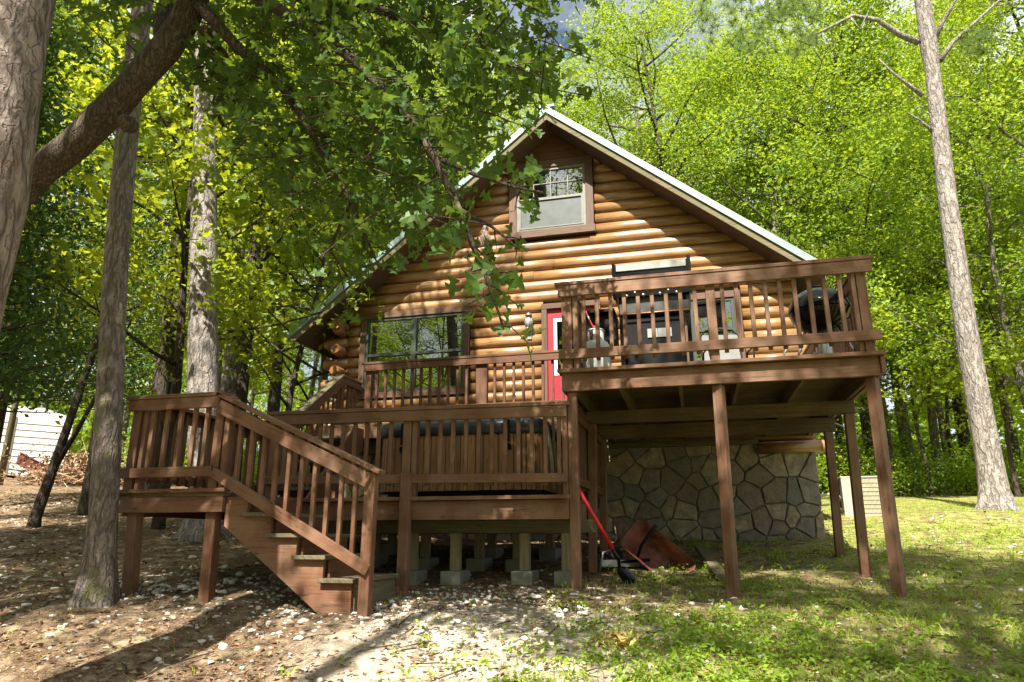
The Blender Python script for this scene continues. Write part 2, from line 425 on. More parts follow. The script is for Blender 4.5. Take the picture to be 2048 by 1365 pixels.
m, t, b = newmat('pine_straw'); M['straw'] = m
t.links.new(ramp(t, island(t), [(0, (.16, .08, .04)), (.5, (.33, .2, .11)), (1, (.5, .37, .22))]).outputs[0], b.inputs['Base Color']); b.inputs['Roughness'].default_value = .8
m, t, b = newmat('white_limestone'); M['rock'] = m
cr = ramp(t, island(t), [(0, (.42, .39, .33)), (.4, (.62, .59, .52)), (1, (.8, .78, .72))]).outputs[0]
t.links.new(mixc(t, mathn(t, 'MULTIPLY', noise(t, coords(t, 'Pos'), 14, 6), .6), cr, (.28, .24, .18)), b.inputs['Base Color']); b.inputs['Roughness'].default_value = .85
bump(t, noise(t, coords(t, 'Pos'), 40, 4), .6, .01, b)

# ground
m, t, b = newmat('forest_floor'); M['ground'] = m
P = coords(t, 'Pos')
sx = N(t, 'ShaderNodeSeparateXYZ'); t.links.new(P, sx.inputs[0])
nA = noise(t, P, .9, 5, .6); nB = noise(t, P, 5.5, 8, .7); nC = noise(t, P, 38, 5, .7)
stretch = coords(t, 'Pos', (60, 14, 20), (0, 0, .5)); nD = noise(t, stretch, 1, 3, .6, 1.5)
litter = ramp(t, nD, [(.3, (.055, .036, .022)), (.5, (.135, .087, .052)), (.7, (.3, .215, .135))]).outputs[0]
dirt = ramp(t, nC, [(.3, (.22, .165, .1)), (.7, (.47, .385, .26))]).outputs[0]
g1 = mixc(t, ramp(t, nB, [(.48, (0, 0, 0)), (.66, (1, 1, 1))]).outputs[0], litter, dirt)
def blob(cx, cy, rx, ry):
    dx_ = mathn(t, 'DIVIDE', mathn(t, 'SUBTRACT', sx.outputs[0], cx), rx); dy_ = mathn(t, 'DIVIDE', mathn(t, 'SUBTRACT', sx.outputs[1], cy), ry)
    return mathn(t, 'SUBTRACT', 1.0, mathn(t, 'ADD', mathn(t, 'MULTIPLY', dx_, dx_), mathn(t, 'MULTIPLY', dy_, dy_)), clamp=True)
pale_patch = mathn(t, 'MULTIPLY', blob(-1.35, 4.75, 1.5, 1.3), ramp(t, nB, [(.3, (.3, .3, .3)), (.6, (1, 1, 1))]).outputs[0])  # oval patch of paler ground at the front centre
g1 = mixc(t, pale_patch, g1, ramp(t, nC, [(.3, (.42, .36, .27)), (.7, (.68, .62, .5))]).outputs[0])
green = ramp(t, nC, [(.3, (.12, .17, .025)), (.7, (.36, .41, .09))]).outputs[0]
gx = mathn(t, 'MULTIPLY_ADD', sx.outputs[0], .22, .35, clamp=True)
gf = mathn(t, 'MULTIPLY', gx, ramp(t, nB, [(.4, (0, 0, 0)), (.56, (1, 1, 1))]).outputs[0])
g2 = mixc(t, mathn(t, 'MULTIPLY', gf, .8), g1, green)
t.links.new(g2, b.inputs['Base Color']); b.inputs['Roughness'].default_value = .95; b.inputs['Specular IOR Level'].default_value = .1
bump(t, mathn(t, 'ADD', nB, mathn(t, 'MULTIPLY', nC, .5)), .8, .04, b)

# ------------------------------------------------------------------ ground
def axis(lo, hi, fine_lo, fine_hi, st, big):
    a = list(np.arange(fine_lo, fine_hi, st)); x = fine_lo; s_ = st
    while x > lo: s_ = min(s_ * 1.25, big); x -= s_; a.insert(0, x)
    x = a[-1]; s_ = st
    while x < hi: s_ = min(s_ * 1.25, big); x += s_; a.append(x)
    return np.array(a)
gx_, gy_ = axis(-160, 160, -9, 7, .14, 12), axis(-60, 200, 2.5, 13, .14, 12)
XX, YY = np.meshgrid(gx_, gy_)
ZZ = gz(XX, YY)
def lump(x, y, s, k):
    return np.sin(x * s + k) * np.cos(y * s * 1.3 + k * 2) + .5 * np.sin(x * s * 2.3 + y * s * 1.9 + k * 3)
ZZ = ZZ + .011 * lump(XX, YY, 3.1, 1) + .007 * lump(XX, YY, 7.3, 2)
nx, ny = len(gx_), len(gy_)
me = bpy.data.meshes.new('ground')
me.vertices.add(nx * ny); me.vertices.foreach_set('co', np.stack([XX, YY, ZZ], -1).astype(np.float32).ravel())
ii = np.arange(nx * ny).reshape(ny, nx); q = np.stack([ii[:-1, :-1], ii[:-1, 1:], ii[1:, 1:], ii[1:, :-1]], -1).reshape(-1, 4)
def setfaces(me, q, smooth=False):
    k = q.shape[1]
    me.loops.add(q.size); me.loops.foreach_set('vertex_index', q.astype(np.int32).ravel())
    me.polygons.add(len(q)); me.polygons.foreach_set('loop_start', np.arange(0, q.size, k, dtype=np.int32))
    me.polygons.foreach_set('use_smooth', np.full(len(q), smooth)); me.update(calc_edges=True)
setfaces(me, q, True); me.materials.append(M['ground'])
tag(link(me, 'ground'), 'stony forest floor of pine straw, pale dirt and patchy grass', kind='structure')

# ------------------------------------------------------------------ log cabin
YW, XL, XR, XC, YB = 10.6, -5.6, 1.66, -1.97, 18.6
COURSE, Z0 = .182, 2.83
SLOPE = (8.22 - 5.0) / 3.97
def zun(x): return 8.22 - abs(x - XC) * SLOPE
cabin = thing('log_cabin', (XC, YW, 1.47), 'honey coloured round log cabin with steep grey green metal roof above a stone base', 'log cabin')
holes = [(-2.17, -1.25, 3.0, 5.1), (-5.33, -3.39, 3.7, 5.21), (-2.7, -1.28, 6.3, 7.72), (.02, .88, 3.95, 5.1)]
walls = MB()
def dlog(mb, x0, x1, z, y=YW, r=.092, pro=.085, full=False):
    n = max(1, int((x1 - x0) / .5)); xs = [x0 + (x1 - x0) * i / n for i in range(n + 1)]
    k = 9; b = len(mb.v); wob = random.random() * 9; u0 = random.random() * 30; dz = random.uniform(-.006, .006); pr = pro + random.uniform(-.008, .01)
    for x in xs:
        wz = .004 * math.sin(x * 1.3 + wob) + dz
        for i in range(k):
            a = math.pi * (i / (k - 1) - .5)
            mb.v.append((x, y + .012 - pr * math.cos(a) ** .75 if abs(math.cos(a)) > 1e-6 else y + .012, z + wz + r * math.sin(a)))
    for j in range(n):
        for i in range(k - 1):
            mb.f.append((b + j * k + i, b + (j + 1) * k + i, b + (j + 1) * k + i + 1, b + j * k + i + 1)); mb.sm.append(True)
            mb.uv += [(u0 + xs[j], i * .03), (u0 + xs[j + 1], i * .03), (u0 + xs[j + 1], i * .03 + .03), (u0 + xs[j], i * .03 + .03)]
    for e, fl in ((0, False), (n, True)):
        t = tuple(b + e * k + i for i in range(k)); mb.f.append(t if not fl else t[::-1]); mb.sm.append(False); mb.uv += [(0, 0)] * k
z = Z0 + COURSE / 2; ci = 0; log_z = []
while z < 7.98:
    log_z.append(z)
    lim = (zun(XC) + .1 - z) / SLOPE
    xa, xb = max(XL, XC - lim), min(XR, XC + lim)
    segs = [(xa, xb)]
    for h0, h1, hz0, hz1 in holes:
        if hz0 - .04 < z < hz1 + .04:
            ns = []
            for a, b_ in segs:
                if h1 <= a or h0 >= b_: ns.append((a, b_)); continue
                if h0 > a: ns.append((a, h0))
                if h1 < b_: ns.append((h1, b_))
            segs = ns
    for a, b_ in segs:
        if b_ - a < .05: continue
        cuts = [a]; nxt = a + random.uniform(1.2, 3.6)
        while nxt < b_ - .8: cuts.append(nxt); nxt += random.uniform(2.2, 4)
        cuts.append(b_)
        for c0, c1 in zip(cuts[:-1], cuts[1:]): dlog(walls, c0 + .001, c1 - .001, z)
    z += COURSE; ci += 1
# low log course over the stone on the right and side walls
dlog(walls, .92, 1.74, 2.735, YW - .03, .09, .1)
for zz in log_z:
    if zz > 5.0: break
    for X0, sgn in ((XL, -1), (XR, 1)):
        walls.tube([(X0 - sgn * .01, YW + .05, zz), (X0 - sgn * .01, YB, zz)], .095, 8)
wall_o = walls.build('log_wall', M['log'], cabin)
# gable core behind the logs, so no light leaks between courses
core = MB()
def core_cell(x0, x1, z0, z1):
    core.box((x0, YW + .03, z0), (x1, YW + .16, z1))
xs_b = sorted({XL, XR, *[h for t_ in holes for h in t_[:2]]}); zs_b = sorted({2.8, 5.25, *[h for t_ in holes for h in t_[2:]]})
for x0, x1 in zip(xs_b[:-1], xs_b[1:]):
    for z0, z1 in zip(zs_b[:-1], zs_b[1:]):
        cx, cz = (x0 + x1) / 2, (z0 + z1) / 2
        if z1 > 5.3: continue
        if any(h[0] < cx < h[1] and h[2] < cz < h[3] for h in holes): continue
        core_cell(x0, x1, z0, z1)
zz = 5.25
while zz < 8.1:
    z1 = zz + .09; lim = (zun(XC) + .06 - z1) / SLOPE; xa, xb = XC - lim, XC + lim
    if lim > 0:
        h = holes[2]
        if h[2] - .05 < zz < h[3] - .03: core.box((xa, YW + .03, zz), (h[0], YW + .16, z1)); core.box((h[1], YW + .03, zz), (xb, YW + .16, z1))
        else: core.box((xa, YW + .03, zz), (xb, YW + .16, z1))
    zz = z1
core.box((XL, YB - .1, 1.3), (XR, YB, 5.0)); core.box((XL + .02, YW + .7, 3.0), (XR - .02, YB - .12, 3.04))
core.box((XL + .02, YW + .9, 3.04), (XR - .02, YW + 1.0, 5.2)); core.box((-3.4, YW + .9, 5.2), (-.6, YW + 1.0, 7.8))
core.build('wall_core', M['soffit'], cabin)
# dark gable peak boards
gb = MB()
for i, z0 in enumerate((7.73, 7.87)):
    lim = (zun(XC) + .04 - z0) / SLOPE; gb.box((XC - lim, YW - .09 - .004 * i, z0), (XC + lim, YW - .04, z0 + .137))
gb.prism([(XC - .34, 8.01), (XC + .34, 8.01), (XC, 8.3)], YW - .075, YW - .02)
gb.build('gable_board', M['board_dark'], cabin)
# corner log ends, left: front logs run past the corner on alternate courses, side log butts show between
for i, zz in enumerate(log_z[:13]):
    if zz > 5.0: break
    if i % 2 == 0:
        e = XL - .42 - .10 * max(0, (4.9 - zz) / 2) - random.uniform(0, .05); mb = MB()
        mb.tube([(XL + .02, YW + .02, zz), (e + .05, YW + .02, zz), (e, YW + .02, zz)], [.094, .096, .07], 12)
        mb.build('log_end', M['log'], cabin)
    else:
        mb = MB(); y1 = YW - .26 - random.uniform(0, .08)
        mb.tube([(XL - .1, YW + .1, zz), (XL - .1, y1 + .04, zz), (XL - .1, y1, zz)], [.094, .096, .07], 12)
        mb.build('log_end', M['logend'], cabin)
mb = MB(); mb.tube([(1.6, YW + .02, 2.735), (1.80, YW + .02, 2.735), (1.84, YW + .02, 2.735)], [.092, .094, .07], 12); mb.build('log_end', M['log'], cabin)
# eave bracket log under the left overhang
mb = MB(); mb.tube([(XL - .1, YW + .2, 5.0), (XL - .1, YW - .36, 5.0)], [.1, .1], 12); mb.build('log_end', M['logend'], cabin)

# stone base: real stones cut as a voronoi pattern
def voronoi_stones(mb, x0, x1, z0, z1, y, st, seed, toward=-1, flat='y'):
    rr = np.random.default_rng(seed); pts = []
    tries = 0
    while tries < 4000 and len(pts) < (x1 - x0) * (z1 - z0) / (st * st):
        p = np.array([rr.uniform(x0, x1), rr.uniform(z0, z1)]); tries += 1
        if all(np.hypot(*(p - q_)) > st * .62 for q_ in pts): pts.append(p)
    wt = rr.uniform(0, .055 * st, len(pts)) * (rr.random(len(pts)) ** .6)
    for i, p in enumerate(pts):
        poly = [np.array(c) for c in ((x0, z0), (x1, z0), (x1, z1), (x0, z1))]
        for j, q_ in enumerate(pts):
            if i == j or np.hypot(*(p - q_)) > st * 3: continue
            nrm = q_ - p; mid = (p + q_) / 2 + nrm * (wt[i] - wt[j]) / (2 * (nrm @ nrm)); out = []
            for a, b_ in zip(poly, poly[1:] + poly[:1]):
                da, db = (a - mid) @ nrm, (b_ - mid) @ nrm
                if da <= 0: out.append(a)
                if da * db < 0: out.append(a + (b_ - a) * (da / (da - db)))
            poly = out
            if len(poly) < 3: break
        if len(poly) < 3: continue
        c = sum(poly) / len(poly); g = .007
        # subdivide the outline and wobble it
        ring = []
        for a, b_ in zip(poly, poly[1:] + poly[:1]):
            L = np.hypot(*(b_ - a)); k = max(1, int(L / .07))
            for s_ in range(k): ring.append(a + (b_ - a) * s_ / k)
        rings = []
        for inset, d in ((g, 0), (g + .001, .012), (g + .006, .02)):
            rg = []
            for r_ in ring:
                v = r_ - c; L = np.hypot(*v) + 1e-6; w_ = .006 * math.sin(r_[0] * 31 + r_[1] * 17)
                rg.append((c + v * max(.2, (L - inset * 1.5 - w_) / L), d))
            rings.append(rg)
        b0 = len(mb.v); n_ = len(ring); tilt = rr.uniform(-.05, .05, 2); dd = rr.uniform(0, .012)
        for rg in rings:
            for r_, d in rg:
                dep = d + (dd + (r_ - c) @ tilt if d > 0 else 0)
                mb.v.append((r_[0], y + toward * dep, r_[1]) if flat == 'y' else (y + toward * dep, r_[0], r_[1]))
        mb.v.append((c[0], y + toward * (.021 + dd), c[1]) if flat == 'y' else (y + toward * (.021 + dd), c[0], c[1]))
        for k in range(2):
            for s_ in range(n_):
                s2 = (s_ + 1) % n_; mb.f.append((b0 + k * n_ + s_, b0 + k * n_ + s2, b0 + (k + 1) * n_ + s2, b0 + (k + 1) * n_ + s_)); mb.sm.append(False); mb.uv += [(0, 0)] * 4
        for s_ in range(n_):
            s2 = (s_ + 1) % n_; mb.f.append((b0 + 2 * n_ + s_, b0 + 2 * n_ + s2, b0 + 3 * n_)); mb.sm.append(False); mb.uv += [(0, 0)] * 3
mb = MB(); mb.box((XL, YW + .01, 1.0), (XR - .01, YW + .3, 2.8)); mb.box((XR - .3, YW + .3, 1.0), (XR - .01, YB, 2.8)); mb.box((XL, YW + .3, 1.0), (XL + .3, YB, 2.8))
fnd = mb.build('stone_foundation', M['mortar'], cabin)
mb = MB()
voronoi_stones(mb, -1.28, XR + .03, 1.38, 2.8, YW + .01, .27, 5)
voronoi_stones(mb, XL, -1.28, 1.38, 2.8, YW + .01, .3, 8)
voronoi_stones(mb, YW, YB, 1.3, 2.64, XR - .012, .26, 9, 1, 'x')
mb.build('stone_facing', M['stone'], fnd)
mb = MB(); mb.box((-1.28, YW - .1, 2.785), (.93, YW + .0, 2.85)); mb.build('sill_board', M['weathered'], cabin)

# roof
ROOFY0, OV = YW - .56, .0
def slab(mb, y0, y1, off0, off1, x_ext_r=2.02, x_ext_l=-6.02):
    """both slopes between heights off0..off1 above the underside line"""
    zr, zl = zun(x_ext_r), zun(x_ext_l)
    mb.prism([(XC, zun(XC) + off0), (x_ext_r, zr + off0), (x_ext_r, zr + off1), (XC, zun(XC) + off1)], y0, y1)
    mb.prism([(x_ext_l, zl + off0), (XC, zun(XC) + off0), (XC, zun(XC) + off1), (x_ext_l, zl + off1)], y0, y1)
mb = MB(); slab(mb, ROOFY0 + .03, YB + .5, 0.0, .12, 1.99, -6.33); rf = mb.build('roof', M['soffit'], cabin)
mb = MB(); slab(mb, ROOFY0 - .005, ROOFY0 + .028, -.02, .125, 2.0, -6.36); mb.build('rake_board', M['weathered'], rf)
mb = MB(); slab(mb, ROOFY0 - .02, YB + .52, .127, .2, 2.05, -6.42)
slab(mb, ROOFY0 - .035, ROOFY0 - .006, .10, .225, 2.06, -6.44)
for k in range(20):
    yy = ROOFY0 + .25 + k * .42
    slab(mb, yy, yy + .03, .2, .228, 2.05, -6.42)
mb.box((XC - .14, ROOFY0 - .04, zun(XC) + .195), (XC + .14, YB + .53, zun(XC) + .232))
mb.build('metal_roofing', M['roof'], rf)
mb = MB()
for s_, xe in ((1, 2.0), (-1, -6.36)):
    for k in range(7):
        yy = YW + .9 + k * 1.1; xi = XR if s_ > 0 else XL
        mb.beam((xi, yy, zun(xi) - .07), (xe, yy, zun(xe) - .07), .05, .13)
mb.build('rafter_tail', M['soffit'], rf)

# windows
def window(x0, x1, z0, z1, tw, nsash, grid=None, screen_low=False, frame_m='winframe', sill=False, blind_h=1.0, mull=True):
    y = YW - .105
    mb = MB()
    mb.box((x0 - tw, y, z1), (x1 + tw, YW + .03, z1 + tw * 1.05), .006)
    if not sill: mb.box((x0 - tw, y, z0 - tw), (x1 + tw, YW + .03, z0), .006)
    mb.box((x0 - tw, y - .003, z0), (x0, YW + .03, z1), .006); mb.box((x1, y - .003, z0), (x1 + tw, YW + .03, z1), .006)
    wn = mb.build('window', M['trim'], cabin)
    if sill:
        mb = MB(); mb.box((x0 - tw - .02, y - .03, z0 - tw), (x1 + tw + .02, YW + .03, z0 - .0), .006); mb.build('sill', M['trim'], wn)
    mb = MB(); f = .045; yf = y + .022
    mb.box((x0, yf, z0), (x0 + f, yf + .06, z1)); mb.box((x1 - f, yf, z0), (x1, yf + .06, z1))
    mb.box((x0 + f, yf, z0), (x1 - f, yf + .06, z0 + f)); mb.box((x0 + f, yf, z1 - f), (x1 - f, yf + .06, z1))
    zm = (z0 + z1) / 2; mb.box((x0 + f, yf - .008, zm - .022), (x1 - f, yf + .05, zm + .022))
    if nsash == 2:
        xm = (x0 + x1) / 2; mb.box((xm - .04, yf - .011, z0 + f), (xm + .04, yf + .06, z1 - f))
    mb.build('frame', M[frame_m], wn)
    if grid:
        mb = MB(); gxn, gzn = grid
        for i in range(1, gxn):
            xx = x0 + (x1 - x0) * i / gxn; mb.box((xx - .007, yf + .012, zm + .022), (xx + .007, yf + .022, z1 - f))
        for i in range(1, gzn):
            z_ = zm + (z1 - zm) * i / gzn; mb.box((x0 + f, yf + .010, z_ - .007), (x1 - f, yf + .020, z_ + .007))
        mb.build('muntin', M['lightframe'], wn)
    mb = MB(); mb.box((x0 + f, yf + .03, z0 + f), (x1 - f, yf + .034, z1 - f)); mb.build('pane', M['glass'], wn)
    mb = MB(); z_ = z1 - f - .02
    while z_ > z1 - f - (z1 - z0 - 2 * f) * blind_h:
        mb.beam((x0 + f, YW + .06, z_), (x1 - f, YW + .06, z_), .04, .003, up=(0, .5, 1)); z_ -= .042
    mb.build('blind', M['blind'], wn)
    if screen_low:
        mb = MB(); ys = yf + .003
        mb.box((x0 + f + .03, ys + .01, z0 + f + .02), (x1 - f - .03, ys + .013, zm - .022)); mb.build('insect_screen', M['screen'], wn)
        mb = MB(); mb.box((x0 + f, ys - .012, z0 + f), (x0 + f + .03, ys + .02, zm - .022)); mb.box((x1 - f - .03, ys - .012, z0 + f), (x1 - f, ys + .02, zm - .022))
        mb.box((x0 + f + .03, ys - .012, z0 + f), (x1 - f - .03, ys + .02, z0 + f + .02)); mb.build('screen_frame', M['lightframe'], wn)
    return wn
window(-5.25, -3.5, 3.82, 5.11, .10, 2, blind_h=.98)
window(-2.60, -1.42, 6.43, 7.58, .13, 1, grid=(4, 2), screen_low=True, frame_m='lightframe', sill=True, blind_h=.5)
window(.13, .77, 4.02, 5.0, .1, 1, frame_m='winframe', blind_h=.4)

# door
mb = MB(); y = YW - .105
mb.box((-2.19, y, 3.08), (-2.1, YW + .03, 5.04), .005); mb.box((-1.33, y, 3.08), (-1.24, YW + .03, 5.04), .005); mb.box((-2.19, y - .003, 5.04), (-1.24, YW + .03, 5.13), .005)
door_f = mb.build('door_frame', M['trim'], cabin)
mb = MB(); yd = YW - .05
mb.box((-2.1, yd, 3.08), (-2.0, yd + .06, 5.04)); mb.box((-1.43, yd, 3.08), (-1.33, yd + .06, 5.04))
mb.box((-2.0, yd, 4.88), (-1.43, yd + .06, 5.04)); mb.box((-2.0, yd, 3.08), (-1.43, yd + .06, 3.95))
for xx in (-1.93, -1.69):
    mb.box((xx, yd - .012, 3.2), (xx + .2, yd, 3.8), .01)
dr = mb.build('door', M['red'], cabin)
mb = MB()
mb.box((-2.0, yd - .01, 3.95), (-1.95, yd + .03, 4.88)); mb.box((-1.48, yd - .01, 3.95), (-1.43, yd + .03, 4.88)); mb.box((-1.95, yd - .01, 3.95), (-1.48, yd + .03, 4.0)); mb.box((-1.95, yd - .01, 4.83), (-1.48, yd + .03, 4.88))
mb.build('glazing_frame', M['white'], dr)
mb = MB(); mb.box((-1.95, yd + .01, 4.0), (-1.48, yd + .016, 4.83)); mb.build('pane', M['glass'], dr)
mb = MB(); mb.lathe((-1.38, yd - .0, 4.02), [(.028, 0), (.028, -.01), (.012, -.02), (.012, -.04), (.03, -.055), (.028, -.075), (0.001, -.08)], 14, 'y'); mb.build('handle', M['greymetal'], dr)

# wall lantern beside the door
lan = thing('wall_lantern', (-2.39, YW - .09, 4.85), 'small oval bronze and glass lantern on the log wall left of the red door', 'outdoor light')
mb = MB(); c = (-2.39, YW - .15, 4.82)
mb.box((-2.43, YW - .1, 4.55), (-2.35, YW - .075, 4.98), .008); mb.build('back_plate', M['greymetal'], lan)
mb = MB(); mb.lathe(c, [(.02, .16), (.055, .13), (.062, .115), (.03, .1)], 14); mb.lathe(c, [(.03, -.1), (.05, -.09), (.035, -.12), (.01, -.135)], 14)
for k in range(6):
    a = k * math.pi / 3; mb.tube([(c[0] + .03 * math.cos(a), c[1] + .03 * math.sin(a), c[2] + .11), (c[0] + .066 * math.cos(a), c[1] + .066 * math.sin(a), c[2] + .01), (c[0] + .04 * math.cos(a), c[1] + .04 * math.sin(a), c[2] - .1)], .005, 5)
mb.tube([(c[0], YW - .09, c[2] + .1), (c[0], c[1], c[2] + .17)], .01, 6); mb.build('cage', M['greymetal'], lan)
mb = MB(); mb.lathe(c, [(.02, .1), (.055, .04), (.058, -.02), (.03, -.1)], 14); mb.build('glass_globe', M['label'], lan)

# carved bird on a small ledge of the wall
owl = thing('carved_bird', (-3.12, YW - .16, 6.28), 'small brown carved bird of prey perched on the log wall left of the upper window', 'bird ornament')
mb = MB(); c = Vector((-3.12, YW - .17, 6.30))
mb.lathe(c, [(.005, -.12), (.045, -.08), (.075, .0), (.082, .07), (.066, .14), (.045, .18), (.052, .215), (.055, .24), (.04, .275), (.004, .29)], 16)
mb.tube([c + Vector((.05, -.01, .1)), c + Vector((.03, .02, -.05)), c + Vector((-.0, .03, -.2))], [.05, .045, .015], 8); mb.tube([c + Vector((-.05, -.01, .1)), c + Vector((-.05, .02, -.05)), c + Vector((-.03, .03, -.2))], [.05, .045, .015], 8)
mb.lathe(c + Vector((.03, -.06, .235)), [(.014, .012), (.008, 0), (.001, -.022)], 8); mb.build('body', M['owl'], owl)
mb = MB(); mb.box(c + Vector((-.06, -.08, -.17)), c + Vector((.08, .09, -.11)), .01); mb.build('perch', M['owlwhite'], owl)

# ------------------------------------------------------------------ upper deck
def pbox(name, a, b, mat, parent, ch=.004):
    mb = MB(); mb.box(a, b, ch); return mb.build(name, mat, parent)
def pbeam(name, p, q, wd, ht, mat, parent, ch=.004):
    mb = MB(); mb.beam(p, q, wd, ht, ch); return mb.build(name, mat, parent)
ST, SDK, WE, UN = M['stain'], M['stain_dark'], M['weathered'], M['under']
ud = thing('upper_deck', (.25, 6.64, 1.0), 'tall brown stained upper deck with railing, raised on posts in front of the stone base', 'deck')
D = 3.08
mb = MB(); y = 6.57
while y < YW - .12:
    mb.box((-1.21 + random.uniform(-.006, .006), y, D - .034), (1.70, y + .138, D), .003); y += .145
dk = mb.build('decking', UN, ud)
mb = MB(); y = 9.2
while y < YW - .12:
    mb.box((-5.32, y, D - .034), (-1.216, y + .138, D), .003); y += .145
mb.build('walkway_decking', UN, ud)
pbox('front_edge_board', (-1.215, 6.535, D - .036), (1.705, 6.567, D + .001), ST, ud)
pbox('rim_board', (-1.14, 6.60, 2.87), (1.66, 6.64, D - .038), ST, ud)
pbox('rim_board', (-1.18, 6.60, 2.87), (-1.142, 9.18, D - .038), ST, ud); pbox('rim_board', (1.662, 6.57, 2.89), (1.70, YW - .12, D - .038), ST, ud)
pbox('rim_board', (-5.3, 9.2, 2.87), (-1.185, 9.24, D - .038), ST, ud); pbox('rim_board', (-5.32, 9.245, 2.87), (-5.28, YW - .12, D - .038), ST, ud)
for x in (-1.08, -.62, -.06, .47, 1.03, 1.6): pbox('joist', (x - .019, 6.645, 2.87), (x + .019, YW - .14, D - .036), UN, ud, .002)
for x in (-4.7, -4.1, -3.5, -2.9, -2.3, -1.7): pbox('joist', (x - .019, 9.245, 2.87), (x + .019, YW - .14, D - .036), UN, ud, .002)
pbox('ledger_board', (-5.3, YW - .138, 2.87), (1.655, YW - .1, D - .037), UN, ud)
pbox('beam', (-1.12, 7.76, 2.73), (1.66, 7.84, 2.867), UN, ud); pbox('beam', (-1.12, 8.86, 2.70), (1.66, 8.94, 2.867), UN, ud)
pbox('beam', (-5.2, 9.5, 2.7), (-1.2, 9.58, 2.867), UN, ud)
def post(parent, x, y, z0, z1, wd=.09, mat=None, lean=(0, 0)):
    return pbeam('post', (x + lean[0], y + lean[1], z0), (x, y, z1), wd, wd, mat or ST, parent, .005)
for x, xl in ((-1.095, -.0), (.285, -.02), (1.60, -.03)): post(ud, x, 6.69, G(x, 6.69) - .15, 2.868, .09, lean=(xl, -.04 if x > 0 else 0))
for x, y, zt in ((1.60, 7.8, 2.728), (-1.06, 7.8, 2.728), (1.58, 8.9, 2.698), (-1.08, 8.9, 2.698)): post(ud, x, y, G(x, y) - .15, zt, .09, lean=(-.04, 0))
for x in (-5.1, -3.2): post(ud, x, 9.54, G(x, 9.54) - .15, 2.698, .09)
def rail_x(par, x0, x1, y, zc, zf0, zb0, zb1, bal, posts, mat=ST, capw=.14, zc1=None, side=-1, zdeck=D, bz=None):
    """railing along x, faces on the camera side; zc = top of the cap at x0, zc1 at x1"""
    zc1 = zc if zc1 is None else zc1
    def dz(x): return (zc1 - zc) * (x - x0) / (x1 - x0)
    r = MB(); r.beam((x0 - .03, y + .02, zc - .018), (x1 + .03, y + .02, zc1 - .018), capw, .036, .004)
    rl = r.build('cap_rail', mat, par)
    pbeam('top_rail', (x0, y - .005 - .018, (zf0 + zc - .038) / 2), (x1, y - .023, (zf0 + zc - .038) / 2 + dz(x1)), .036, zc - .038 - zf0, mat, rl)
    pbeam('bottom_rail', (x0, y - .023, (zb0 + zb1) / 2), (x1, y - .023, (zb0 + zb1) / 2 + dz(x1)), .036, zb1 - zb0, mat, rl)
    for x in bal:
        pbox('baluster', (x - .019, y, zb0 - .02 + dz(x)), (x + .019, y + .036, zc - .04 + dz(x)), mat, rl, .003)
    for x, w_ in posts:
        pbox('railing_post', (x - w_ / 2, y + .0005, zdeck - .1), (x + w_ / 2, y + .09, zc - .039 + dz(x)), mat, rl, .004)
    return rl
def rail_y(par, x, y0, y1, zc, zf0, zb0, zb1, posts=(), mat=ST, side=1, sp=.135, zdeck=D, capw=.14):
    r = MB(); r.beam((x, y0, zc - .018), (x, y1, zc - .018), capw, .036, .004); rl = r.build('cap_rail', mat, par)
    xa = x + side * .04
    pbeam('top_rail', (xa, y0, (zf0 + zc - .038) / 2), (xa, y1, (zf0 + zc - .038) / 2), .036, zc - .038 - zf0, mat, rl)
    pbeam('bottom_rail', (xa, y0, (zb0 + zb1) / 2), (xa, y1, (zb0 + zb1) / 2), .036, zb1 - zb0, mat, rl)
    yy = y0 + .1
    while yy < y1 - .05:
        if all(abs(yy - p) > .08 for p in posts): pbox('baluster', (xa - side * .018 - .018 * (1 + side), yy - .019, zb0 - .02), (xa - side * .018 + .018 * (1 - side), yy + .019, zc - .04), mat, rl, .003)
        yy += sp
    for p in posts: pbox('railing_post', (x - .045 - .0, p - .045, zdeck - .1), (x + .02, p + .045, zc - .039), mat, rl)
    return rl
bl = [-.95 + k * (1.08 / 8) for k in range(9)] + [.385 + k * (1.035 / 8) for k in range(9)]
rail_x(ud, -1.2, 1.70, 6.60, 3.985, 3.83, 3.185, 3.28, bl, [(-1.12, .1), (-1.035, .05), (.275, .085), (1.535, .04), (1.605, .085)])
rail_y(ud, -1.13, 6.70, 9.2, 3.975, 3.83, 3.185, 3.28, (7.9, 9.1), side=1)
rail_y(ud, 1.66, 6.70, 10.4, 3.975, 3.83, 3.185, 3.28, (8.5, 10.3), side=-1)
bw = [-1.36 - k * .1375 for k in range(23)]
wr = rail_x(ud, -4.58, -1.22, 9.2, 3.985, 3.85, 3.2, 3.29, [b_ for b_ in bw if b_ > -4.45 and abs(b_ + 2.79) > .09], [(-2.79, .16), (-4.52, .09), (-1.27, .09)], SDK)
rail_y(ud, -5.3, 9.85, 10.45, 3.985, 3.85, 3.2, 3.29, (9.9,), SDK, side=1)

